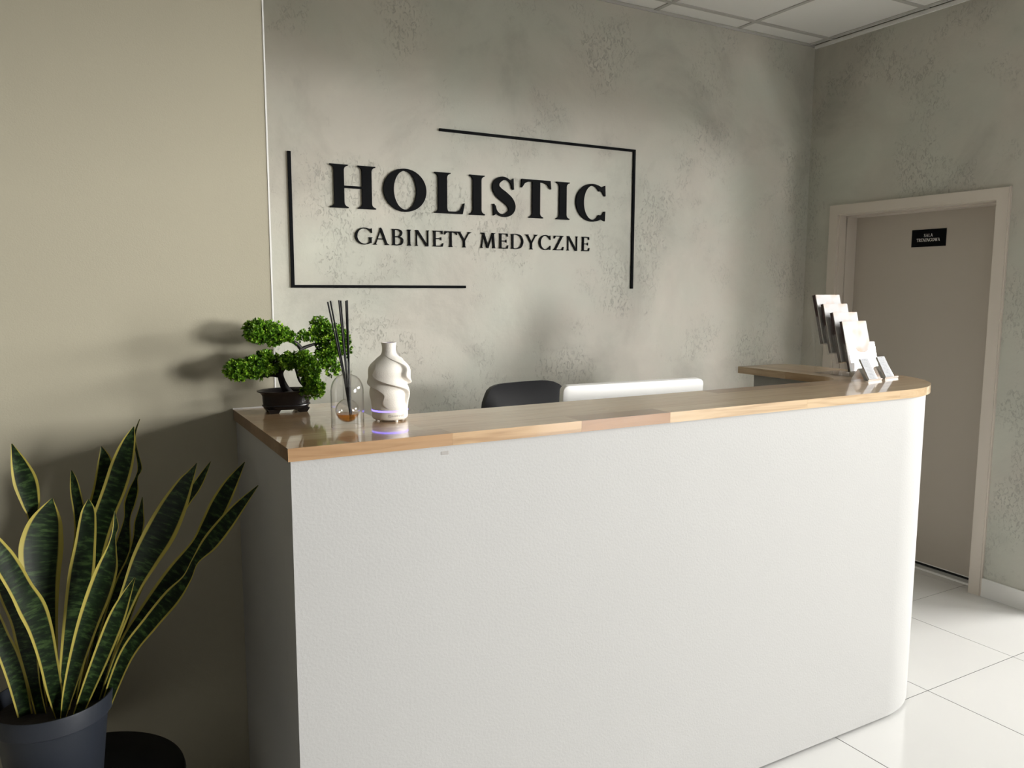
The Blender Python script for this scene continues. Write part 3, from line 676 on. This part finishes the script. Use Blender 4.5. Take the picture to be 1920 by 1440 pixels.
# ------------------------------------------------------------------ bonsai
BX, BY = .530, 2.262
bo = thing('bonsai', 'artificial bonsai with green leaf pads in a dark oval pot on the worktop', 'bonsai', (BX, BY, ZT), rz=0)
M['pot_brown'] = plain('dark_brown_plastic', (.008, .006, .0065), .28, spec=.5)
M['bark'] = plain('black_brown_bark', (.014, .011, .010), .6, bump=.5, bscale=120)
M['peb'] = plain('pebbles', (.22, .18, .14), .6, var=.4, vscale=80)
op = [(0, .010), (.058, .010), (.063, .014), (.0655, .030), (.0665, .048), (.071, .056), (.080, .0605), (.0805, .063), (.078, .0635), (.068, .058), (.0625, .050), (.060, .042), (0, .040)]
mobj('pot', lathe(op, 64, sy=.70), M['pot_brown'], bo, smooth=50)
mobj('pot_band', lathe([(.0645, .018), (.0675, .0195), (.0675, .0225), (.0655, .024)], 64, sy=.70, close=True), M['pot_brown'], bo, smooth=50)
for sx in (-1, 1):
    for sy_ in (-1, 1):
        bm = bmesh.new(); cx, cy = .04*sx, .022*sy_
        lo = [bm.verts.new((cx+a*.011, cy+b*.009, 0)) for a, b in ((-1, -1), (1, -1), (1, 1), (-1, 1))]; hi = [bm.verts.new((cx+a*.018, cy+b*.013, .0125)) for a, b in ((-1, -1), (1, -1), (1, 1), (-1, 1))]
        bm.faces.new(lo[::-1]); bm.faces.new(hi)
        for i in range(4): bm.faces.new((lo[i], lo[(i+1) % 4], hi[(i+1) % 4], hi[i]))
        mobj('pot_foot', bm, M['pot_brown'], bo)
rp = random.Random(3)
for k in range(26):
    a = rp.uniform(0, 2*PI); q = math.sqrt(rp.random())*.05; r = rp.uniform(.004, .0075)
    bm = bmesh.new(); bmesh.ops.create_icosphere(bm, subdivisions=1, radius=r); bmesh.ops.scale(bm, verts=bm.verts, vec=(1, rp.uniform(.7, 1), .6)); bmesh.ops.translate(bm, verts=bm.verts, vec=(q*math.cos(a), .66*q*math.sin(a), .0425))
    mobj('pebble', bm, M['peb'], bo, smooth=True)
def bp_(u, v_, y): return at(u, v_, y)-Vector((BX, BY, ZT))
def limb(pts, name='branch'):
    q = spline([(*bp_(u, v_, y), r) for u, v_, y, r in pts], 6); bm = bmesh.new(); tube(bm, [p[:3] for p in q], [p[3] for p in q], 10); return mobj(name, bm, M['bark'], bo, smooth=50)
limb([(549, 753, BY, .016), (545, 743, BY, .0145), (535, 728, BY, .0115), (528, 712, BY, .0095), (526, 698, BY, .0085), (536, 684, BY, .008), (553, 672, BY+.005, .0075), (565, 660, BY+.01, .007), (560, 648, BY+.01, .0062), (548, 640, BY+.005, .0055), (532, 634, BY, .004), (508, 632, BY, .003)], 'trunk')
limb([(526, 704, BY, .008), (513, 703, BY, .0055), (500, 704, BY, .0045), (485, 706, BY-.003, .0035), (462, 706, BY, .0025)])
limb([(562, 656, BY+.008, .006), (575, 650, BY+.012, .005), (592, 645, BY+.015, .004), (615, 643, BY+.018, .003), (638, 650, BY+.015, .002)])
limb([(590, 645, BY+.015, .0035), (602, 665, BY+.02, .003), (612, 685, BY+.02, .002)])
limb([(552, 674, BY, .006), (556, 695, BY-.01, .004), (562, 715, BY-.014, .003), (575, 730, BY-.014, .002)])
# leaves
mt, nt, b_ = new_mat('bonsai_leaf'); at_ = N(nt, 'ShaderNodeAttribute', attribute_name='shade')
rm = ramp(nt, [(0, (.02, .065, .006)), (.45, (.14, .32, .018)), (1, (.46, .68, .06))]); nt.links.new(at_.outputs['Fac'], rm.inputs[0]); nt.links.new(rm.outputs[0], b_.inputs['Base Color'])
b_.inputs['Roughness'].default_value = .38; M['bleaf'] = mt
def foliage(blobs, n, seed):
    r = random.Random(seed); vs, fs, sh = [], [], []; tw = bmesh.new()
    vol = [b[2]*b[3]*b[5] for b in blobs]
    for _ in range(n):
        u, v_, ru, rv, y, ry = r.choices(blobs, vol)[0]
        while True:
            p = Vector((r.uniform(-1, 1), r.uniform(-1, 1), r.uniform(-1, 1)))
            if .25 < p.length < 1: break
        p = p*(.82+.18*r.random())
        base = bp_(u+p.x*ru, v_-p.z*rv, y+p.y*ry)
        ax = Vector((p.x*.8, p.y*.8-.15, p.z*.7+.45)).normalized()
        ax = (ax+Vector((r.gauss(0, .3), r.gauss(0, .3), r.gauss(0, .3)))).normalized()
        s1 = ax.cross(Vector((r.random()-.5, r.random()-.5, r.random()-.5))).normalized(); s2 = ax.cross(s1)
        L = r.uniform(.0085, .0125); tone_ = r.uniform(.15, .75)
        for k in range(7):
            a = 2*PI*k/7*1.0+r.uniform(-.3, .3); el = r.uniform(.35, 1.05) if k else .1
            d = (ax*math.cos(el)+(s1*math.cos(a)+s2*math.sin(a))*math.sin(el)).normalized()
            q = d.cross(ax)
            if q.length < .1: q = s1
            q.normalize(); nn = q.cross(d)
            w = L*.25; o = base+ax*r.uniform(-.002, .002)
            i0 = len(vs)
            vs += [o, o+d*L*.62+q*w+nn*w*.25, o+d*L, o+d*L*.62-q*w+nn*w*.25, o+d*L*.55-nn*w*.2]
            fs += [(i0, i0+1, i0+4), (i0+1, i0+2, i0+4), (i0+2, i0+3, i0+4), (i0+3, i0, i0+4)]
            t = min(1, max(0, tone_+r.uniform(-.2, .25))); sh += [t*.6, t, t, t, t*.85]
    me = bpy.data.meshes.new('foliage'); me.from_pydata([tuple(v) for v in vs], [], fs); me.materials.append(M['bleaf'])
    me.attributes.new('shade', 'FLOAT', 'POINT').data.foreach_set('value', sh)
    for p in me.polygons: p.use_smooth = True
    o = link(bpy.data.objects.new('leaf_pad', me), bo); o['kind'] = 'stuff'; return o
foliage([(482, 621, 26, 22, BY, .040), (510, 625, 24, 22, BY, .038), (530, 630, 20, 15, BY, .03), (549, 634, 12, 10, BY, .02), (565, 632, 9, 8, BY+.01, .015)], 900, 1)
foliage([(600, 618, 20, 24, BY+.02, .035), (624, 640, 27, 36, BY+.015, .042), (643, 645, 15, 30, BY+.015, .03), (608, 668, 20, 24, BY+.02, .032), (624, 690, 15, 16, BY+.015, .025), (583, 636, 15, 13, BY+.012, .022), (570, 630, 11, 10, BY+.008, .018)], 1000, 2)
foliage([(446, 694, 26, 19, BY-.005, .042), (478, 690, 30, 22, BY-.005, .045), (506, 684, 20, 17, BY, .035), (500, 668, 20, 9, BY, .03)], 950, 3)
foliage([(545, 677, 20, 17, BY-.03, .030), (570, 678, 20, 19, BY-.045, .032), (581, 702, 20, 24, BY-.055, .030), (594, 728, 14, 17, BY-.06, .026), (578, 736, 16, 10, BY-.06, .022)], 950, 4)

# ------------------------------------------------------------------ snake plant on a round stand
PX, PY, PZ = -.085, 2.085, .62
DZ_ = .38
sd = thing('plant_stand', 'low black round plant stand under the snake plant pot', 'stand', (-.04, 2.085, 0))
mobj('round_top', lathe([(0, DZ_-.03), (.225, DZ_-.03), (.238, DZ_-.026), (.241, DZ_-.015), (.238, DZ_-.004), (.230, DZ_), (0, DZ_)], 72), M['black'], sd, smooth=40)
for k in range(3):
    a = 2*PI*k/3+.5; bm = bmesh.new(); tube(bm, [(.13*math.cos(a), .13*math.sin(a), DZ_-.03), (.19*math.cos(a), .19*math.sin(a), 0)], [.016, .011], 12); mobj('leg', bm, M['black'], sd, smooth=40)
sp = thing('snake_plant', 'variegated snake plant with yellow-edged leaves in a dark blue-grey pot', 'plant', (PX, PY, DZ_))
M['pot_blue'] = plain('blue_grey_plastic_pot', (.022, .027, .038), .5, bump=.06, bscale=300)
M['soil'] = plain('dark_soil', (.018, .013, .010), .9, bump=.8, bscale=90)
hp = PZ-DZ_
mobj('pot', lathe([(0, .001), (.092, .001), (.097, .006), (.117, hp-.056), (.119, hp-.05), (.129, hp-.044), (.132, hp-.004), (.1315, hp), (.1285, hp), (.127, hp-.004), (.122, hp-.04), (0, hp-.042)], 72), M['pot_blue'], sp, smooth=40)
mobj('soil', lathe([(0, hp-.034), (.07, hp-.036), (.1235, hp-.038)], 40), M['soil'], sp, smooth=True)
mt, nt, b_ = new_mat('snake_leaf'); Lk = nt.links.new
uv = N(nt, 'ShaderNodeUVMap'); sx = N(nt, 'ShaderNodeSeparateXYZ'); Lk(uv.outputs[0], sx.inputs[0])
ab = N(nt, 'ShaderNodeMath', operation='ABSOLUTE'); Lk(sx.outputs[0], ab.inputs[0])
nz = N(nt, 'ShaderNodeTexNoise'); nz.inputs['Scale'].default_value = 3.0; nz.inputs['Detail'].default_value = 5; nz.inputs['Roughness'].default_value = .65
mp = N(nt, 'ShaderNodeMapping'); mp.inputs['Scale'].default_value = (.28, 34, 1); oi = N(nt, 'ShaderNodeObjectInfo'); vo = N(nt, 'ShaderNodeVectorMath', operation='ADD')
rs = N(nt, 'ShaderNodeMath', operation='MULTIPLY'); rs.inputs[1].default_value = 23; Lk(oi.outputs['Random'], rs.inputs[0]); Lk(uv.outputs[0], vo.inputs[0]); Lk(rs.outputs[0], vo.inputs[1]); Lk(vo.outputs[0], mp.inputs[0]); Lk(mp.outputs[0], nz.inputs['Vector'])
gr = ramp(nt, [(.38, (.0025, .007, .002)), (.52, (.008, .022, .005)), (.66, (.045, .085, .022))]); Lk(nz.outputs[0], gr.inputs[0])
ms = ramp(nt, [(.74, (0, 0, 0)), (.81, (1, 1, 1))]); Lk(ab.outputs[0], ms.inputs[0])
mx = N(nt, 'ShaderNodeMix', data_type='RGBA'); Lk(ms.outputs[0], mx.inputs[0]); Lk(gr.outputs[0], mx.inputs[6]); mx.inputs[7].default_value = (.44, .37, .075, 1); Lk(mx.outputs[2], b_.inputs['Base Color'])
b_.inputs['Roughness'].default_value = .45; b_.inputs['Specular IOR Level'].default_value = .3; M['snake'] = mt
def leaf(pts, y0, y1, twist=0, tw1=None, cup=.22):
    """pts: (u, v, half width in px) from base to tip; y0/y1 depth of base and tip; twist in radians"""
    q = spline(pts, 7); n = len(q); rows = []; bm = bmesh.new(); uvl = bm.loops.layers.uv.new('UVMap')
    tw1 = twist if tw1 is None else tw1
    P = [at(a[0], a[1], y0+(y1-y0)*i/(n-1)) for i, a in enumerate(q)]
    uvs = {}; m_ = 8; ln = 0
    for i in range(n):
        t = (P[min(i+1, n-1)]-P[max(i-1, 0)]).normalized(); view = (P[i]-Vector((0, 0, CAMZ)))
        dep = view.dot(FW); hw = max(.0006, q[i][2]/FPX*dep)
        side = t.cross(view.normalized()).normalized(); nrm = side.cross(t).normalized()
        tw = twist+(tw1-twist)*i/(n-1); hw = hw/max(.35, abs(math.cos(tw)))
        S_ = side*math.cos(tw)+nrm*math.sin(tw); N_ = nrm*math.cos(tw)-side*math.sin(tw)
        if i: ln += (P[i]-P[i-1]).length
        row = []
        for f in (0, 1):
            for k in range(m_+1):
                s = 2*k/m_-1; th_ = min(.0022, hw*.3)*(1-s*s*.75)
                p = P[i]+S_*hw*s+N_*(cup*hw*(1-s*s)*1.0)+N_*(th_*.5*(1 if f == 0 else -1))
                v = bm.verts.new(p-Vector((PX, PY, DZ_))); uvs[v] = (s, ln); row.append(v)
        rows.append(row)
    K = m_+1
    for a, b in zip(rows, rows[1:]):
        for k in range(m_):
            bm.faces.new((a[k], a[k+1], b[k+1], b[k])); bm.faces.new((a[K+k+1], a[K+k], b[K+k], b[K+k+1]))
        for k, j in ((0, K), (K-1, 2*K-1)): bm.faces.new((a[k], b[k], b[j], a[j]))
    for f in bm.faces:
        for l in f.loops: l[uvl].uv = uvs[l.vert]
    mobj('leaf', bm, M['snake'], sp, smooth=60)
y = PY
leaf([(82, 1345, 9), (76, 1250, 12), (70, 1130, 14), (66, 1040, 12), (62, 975, 8), (58, 945, 15), (48, 905, 20), (36, 870, 14), (22, 832, 1)], y+.04, y+.08, .1)
leaf([(100, 1345, 9), (93, 1250, 14), (86, 1160, 20), (79, 1095, 29), (77, 1040, 36), (80, 1005, 34), (88, 970, 24), (98, 934, 1)], y+.02, y+.05, -.1)
leaf([(112, 1352, 5), (103, 1300, 13), (90, 1235, 16), (76, 1180, 20), (60, 1140, 23), (40, 1105, 20), (20, 1070, 20), (0, 1040, 19), (-30, 1005, 14), (-60, 985, 1)], y-.05, y-.12, .35, -.4)
leaf([(78, 1345, 9), (64, 1285, 10), (50, 1215, 16), (36, 1165, 14), (18, 1125, 13), (2, 1080, 14), (-14, 1030, 14), (-30, 985, 1)], y-.01, y-.03, .5)
leaf([(48, 1345, 12), (34, 1285, 15), (18, 1235, 16), (0, 1195, 15), (-25, 1140, 14), (-50, 1090, 1)], y+.0, y-.03)
leaf([(120, 1345, 8), (128, 1200, 10), (140, 1080, 11), (150, 1010, 10), (149, 965, 10), (142, 925, 9), (138, 900, 6), (134, 882, 1)], y+.07, y+.12, .2)
leaf([(135, 1345, 9), (152, 1200, 16), (172, 1080, 20), (182, 980, 22), (188, 940, 18), (192, 912, 15), (197, 882, 15), (196, 860, 11), (190, 837, 1)], y+.06, y+.10, -.15)
leaf([(118, 1350, 9), (126, 1270, 14), (140, 1170, 20), (152, 1080, 22), (160, 1020, 18), (164, 980, 15), (166, 955, 11), (166, 936, 1)], y-.02, y+.0, .1)
leaf([(125, 1350, 9), (140, 1240, 18), (155, 1130, 22), (172, 1040, 21), (196, 965, 19), (215, 915, 20), (229, 870, 19), (241, 830, 12), (251, 800, 1)], y+.03, y+.06, .15)
leaf([(150, 1350, 9), (186, 1210, 14), (214, 1100, 19), (229, 1030, 16), (238, 975, 6), (243, 945, 10), (250, 920, 9), (256, 895, 2.5), (262, 878, 4), (257, 850, 2.5), (251, 825, 3.5), (254, 808, 2), (262, 786, .6)], y+.05, y+.10, -.2, .9)
leaf([(117, 1352, 4), (128, 1300, 10), (146, 1230, 15), (166, 1165, 19), (186, 1110, 21), (201, 1065, 18), (209, 1030, 9), (213, 1005, 4), (217, 988, 5), (216, 970, 2.5), (215, 958, .6)], y-.075, y-.07, .35, .1, cup=.4)
leaf([(160, 1350, 8), (196, 1200, 12), (228, 1100, 14), (248, 1050, 11), (257, 1010, 8), (261, 980, 9), (264, 958, 5), (267, 932, .6)], y+.02, y+.04, .1)
leaf([(168, 1345, 8), (206, 1210, 13), (244, 1110, 16), (272, 1050, 24), (300, 1000, 28), (325, 950, 24), (346, 908, 15), (358, 888, 8), (369, 868, .6)], y-.0, y-.02, -.2)
leaf([(176, 1345, 8), (246, 1130, 9), (306, 1010, 9), (345, 945, 9), (366, 915, 9), (381, 890, 6), (395, 865, .6)], y+.05, y+.08, .4)
leaf([(188, 1335, 10), (236, 1215, 15), (280, 1148, 19), (330, 1078, 20), (370, 1022, 13), (392, 985, 16), (412, 945, 17), (434, 905, 12), (459, 866, .8)], y+.0, y+.03, .15)
leaf([(196, 1330, 9), (236, 1230, 13), (282, 1168, 15), (322, 1120, 16), (350, 1085, 9), (366, 1052, 7), (392, 1020, 15), (420, 985, 15), (450, 948, 10), (484, 910, .8)], y-.03, y-.02, .2)
leaf([(142, 1352, 8), (166, 1290, 12), (194, 1220, 15), (218, 1160, 15), (236, 1118, 9), (253, 1083, .8)], y-.06, y-.05, .1)

# ------------------------------------------------------------------ brochure holder with brochures
HX0, HX1 = 2.735, 2.897
tiers = [(2.253, 1.353), (2.208, 1.3165), (2.160, 1.282), (2.111, 1.248)]      # bottom of each pocket (y, z), top tier first
bh = thing('brochure_holder', 'clear acrylic four-tier brochure holder on the counter return', 'brochure holder', (HX0, 2.11, ZT))
lean = math.radians(15); dv = Vector((0, math.sin(lean), math.cos(lean))); dn = Vector((0, -math.cos(lean), math.sin(lean)))
hO = Vector((HX0, 2.11, ZT))
def slab(bm, p, a, b, c):
    vs = [bm.verts.new(p+a*i+b*j+c*k) for k in (0, 1) for j in (0, 1) for i in (0, 1)]
    for f in ((0, 2, 3, 1), (4, 5, 7, 6), (0, 1, 5, 4), (1, 3, 7, 5), (3, 2, 6, 7), (2, 0, 4, 6)): bm.faces.new([vs[i] for i in f])
WX = Vector((HX1-HX0, 0, 0)); tq = .0022
mt, nt, b_ = new_mat('brochure_print'); Lk = nt.links.new
tc = N(nt, 'ShaderNodeTexCoord'); mp = N(nt, 'ShaderNodeMapping'); mp.inputs['Location'].default_value = (-.5, -.5, -.45); Lk(tc.outputs['Generated'], mp.inputs[0])
gd = N(nt, 'ShaderNodeTexNoise'); gd.inputs['Scale'].default_value = 2.4; gd.inputs['Detail'].default_value = 1; Lk(mp.outputs[0], gd.inputs['Vector'])
rg = ramp(nt, [(.45, (.56, .56, .565)), (.66, (.60, .46, .39))]); Lk(gd.outputs[0], rg.inputs[0]); Lk(rg.outputs[0], b_.inputs['Base Color']); b_.inputs['Roughness'].default_value = .85; b_.inputs['Specular IOR Level'].default_value = .1
M['broch'] = mt; M['broch_edge'] = plain('brochure_dark_edge', (.06, .03, .03), .6)
names = ['topmost', 'second from the top', 'third from the top', 'lowest']
for i, (yy, z) in enumerate(tiers):
    p = Vector((HX0, yy, z))-hO; dep = .030
    pk = None
    bm = bmesh.new(); slab(bm, p-dn*0, WX, dv*.195 if i == 0 else dv*.19, -dn*tq); pk = mobj('pocket_back', bm, M['acrylic'], bh)
    # front with scooped upper edge
    bm = bmesh.new(); h0 = .118; q = []
    for k in range(25):
        s = k/24; c = (1-min(1, abs(s-.5)/.32)**4)
        q.append((s, h0-.042*max(0, c)))
    F0 = [bm.verts.new(p+dn*dep+WX*s) for s, _ in q]; F1 = [bm.verts.new(p+dn*dep+WX*s+dv*h) for s, h in q]
    G0 = [bm.verts.new(p+dn*(dep+tq)+WX*s) for s, _ in q]; G1 = [bm.verts.new(p+dn*(dep+tq)+WX*s+dv*h) for s, h in q]
    for k in range(24):
        for a, b, c_, d in ((F0[k], F0[k+1], F1[k+1], F1[k]), (G0[k], G0[k+1], G1[k+1], G1[k]), (F1[k], F1[k+1], G1[k+1], G1[k]), (F0[k], F0[k+1], G0[k+1], G0[k])): bm.faces.new((a, b, c_, d))
    bm.faces.new((F0[0], F1[0], G1[0], G0[0])); bm.faces.new((F0[-1], F1[-1], G1[-1], G0[-1]))
    mobj('pocket_front', bm, M['acrylic'], bh)
    for xo in (0, HX1-HX0-tq):
        bm = bmesh.new(); slab(bm, p+Vector((xo, 0, 0)), Vector((tq, 0, 0)), dv*h0, dn*dep); mobj('pocket_side', bm, M['acrylic'], bh)
    for xo, sg_ in ((0, -1), (HX1-HX0, 1)):
        bm = bmesh.new(); rows = []
        for k in range(7):
            a = PI/2*k/6; o_ = p+dn*(dep-.010+.012*math.sin(a))+Vector((xo+sg_*(.003+.007*math.cos(a)), 0, 0)); rows.append([bm.verts.new(o_), bm.verts.new(o_+dv*h0)])
        for r0_, r1_ in zip(rows, rows[1:]): bm.faces.new((r0_[0], r1_[0], r1_[1], r0_[1]))
        bmesh.ops.solidify(bm, geom=bm.faces[:], thickness=.0016)
        mobj('pocket_flange', bm, M['acrylic'], bh, smooth=40)
    bm = bmesh.new(); slab(bm, p+dn*.0, WX, dn*dep, dv*.0022); mobj('pocket_bottom', bm, M['acrylic'], bh)
    # the brochures in it
    st = thing('brochure_stack', ('white brochures in the %s tier of the acrylic holder' % names[i]), 'brochures', tuple(Vector((HX0, yy, z))+dv*.003+dn*.004), group='brochures in the acrylic holder')
    bw_ = .148; x0 = (HX1-HX0-bw_)/2; tk = (.018, .014, .016, .012)[i]
    for k in range(4):
        bm = bmesh.new(); slab(bm, Vector((x0+.0006*(k % 2), 0, 0))+dn*(tk*k/4), Vector((bw_, 0, 0)), dv*(.208-.001*(k % 2)), dn*(tk/4*.86)); mobj('brochure', bm, M['broch'] if k == 3 else M['broch_edge'], st)
for xo in (0, HX1-HX0-.003):
    bm = bmesh.new(); yt, zt_ = tiers[0]; p = Vector((HX0+xo, yt, zt_))-hO
    slab(bm, Vector((xo, 2.255-2.11, 0)), Vector((.003, 0, 0)), Vector((0, .012, 0)), Vector((0, (yt+.045)-2.255, zt_-ZT+.15))); mobj('support_leg', bm, M['acrylic'], bh)
bm = bmesh.new(); slab(bm, Vector((0, -.035, .0002)), WX, Vector((0, .2, 0)), Vector((0, 0, .003))); mobj('base_plate', bm, M['acrylic'], bh)

# ------------------------------------------------------------------ business card holders
mt, nt, b_ = new_mat('card_print'); Lk = nt.links.new
tc = N(nt, 'ShaderNodeTexCoord'); sp3 = N(nt, 'ShaderNodeSeparateXYZ'); Lk(tc.outputs['UV'], sp3.inputs[0])
fr = N(nt, 'ShaderNodeMath', operation='MULTIPLY'); fr.inputs[1].default_value = 15; Lk(sp3.outputs[1], fr.inputs[0]); f2 = N(nt, 'ShaderNodeMath', operation='FRACT'); Lk(fr.outputs[0], f2.inputs[0])
l1 = N(nt, 'ShaderNodeMath', operation='LESS_THAN'); l1.inputs[1].default_value = .32; Lk(f2.outputs[0], l1.inputs[0])
nz = N(nt, 'ShaderNodeTexNoise'); nz.inputs['Scale'].default_value = 1; mp = N(nt, 'ShaderNodeMapping'); mp.inputs['Scale'].default_value = (9, 15, 1); Lk(tc.outputs['UV'], mp.inputs[0]); Lk(mp.outputs[0], nz.inputs['Vector'])
l2 = N(nt, 'ShaderNodeMath', operation='GREATER_THAN'); l2.inputs[1].default_value = .46; Lk(nz.outputs[0], l2.inputs[0])
inx = N(nt, 'ShaderNodeMath', operation='COMPARE'); inx.inputs[1].default_value = .45; inx.inputs[2].default_value = .31; Lk(sp3.outputs[0], inx.inputs[0])
a1 = N(nt, 'ShaderNodeMath', operation='MULTIPLY'); a2 = N(nt, 'ShaderNodeMath', operation='MULTIPLY'); Lk(l1.outputs[0], a1.inputs[0]); Lk(l2.outputs[0], a1.inputs[1]); Lk(a1.outputs[0], a2.inputs[0]); Lk(inx.outputs[0], a2.inputs[1])
mx = N(nt, 'ShaderNodeMix', data_type='RGBA'); mx.inputs[6].default_value = (.42, .43, .45, 1); mx.inputs[7].default_value = (.25, .26, .27, 1); Lk(a2.outputs[0], mx.inputs[0]); Lk(mx.outputs[2], b_.inputs['Base Color']); b_.inputs['Roughness'].default_value = .85; b_.inputs['Specular IOR Level'].default_value = .1
M['card'] = mt
def card_holder(x, y, rz, lb, cl, blank):
    t = thing('card_holder', lb, 'card holder', (x, y, ZT), 'steel business card holders', rz)
    w = .094; prof = [(.058, 0), (.034, .046), (.030, .046), (.004, .003), (-.012, .0005), (-.015, .009)]
    bm = bmesh.new(); tk = .0011
    for (y0, z0), (y1, z1) in zip(prof, prof[1:]):
        d = Vector((0, y1-y0, z1-z0)); n_ = Vector((0, d.z, -d.y)).normalized()*tk
        if n_.z < 0: n_ = -n_
        slab(bm, Vector((-w/2, y0, z0)), Vector((w, 0, 0)), d, n_)
    mobj('bent_sheet', bm, M['steel'], t)
    c = thing('business_cards', cl, 'business cards', (0, 0, 0), 'business cards in the steel holders')
    c.location = Matrix.Rotation(rz, 3, 'Z') @ Vector((-.012, -.0045, .0045)) + Vector((x, y, ZT)); c.rotation_euler = (0, 0, rz)
    ln = math.radians(29); up = Vector((0, math.sin(ln), math.cos(ln))); nn = Vector((0, -math.cos(ln), math.sin(ln)))
    for k in range(5):
        bm = bmesh.new(); uvl = bm.loops.layers.uv.new('UVMap'); x0 = -.027+.0004*(k % 3)
        slab(bm, Vector((x0, 0, 0))+nn*(.0016*k), Vector((.054, 0, 0)), up*.088, nn*.0012)
        for f in bm.faces:
            for l in f.loops:
                q = l.vert.co-Vector((x0, 0, 0)); l[uvl].uv = (q.x/.054, q.dot(up)/.088)
        mobj('card', bm, M['card'] if k == 4 else M['white'], c)
card_holder(2.697, 1.965, .10, 'bent steel card holder nearer the curved counter edge, left one of two', 'white business cards in the left steel holder', True)
card_holder(2.832, 1.990, .10, 'bent steel card holder further right beside the other one', 'white business cards with rows of print in the right steel holder', False)
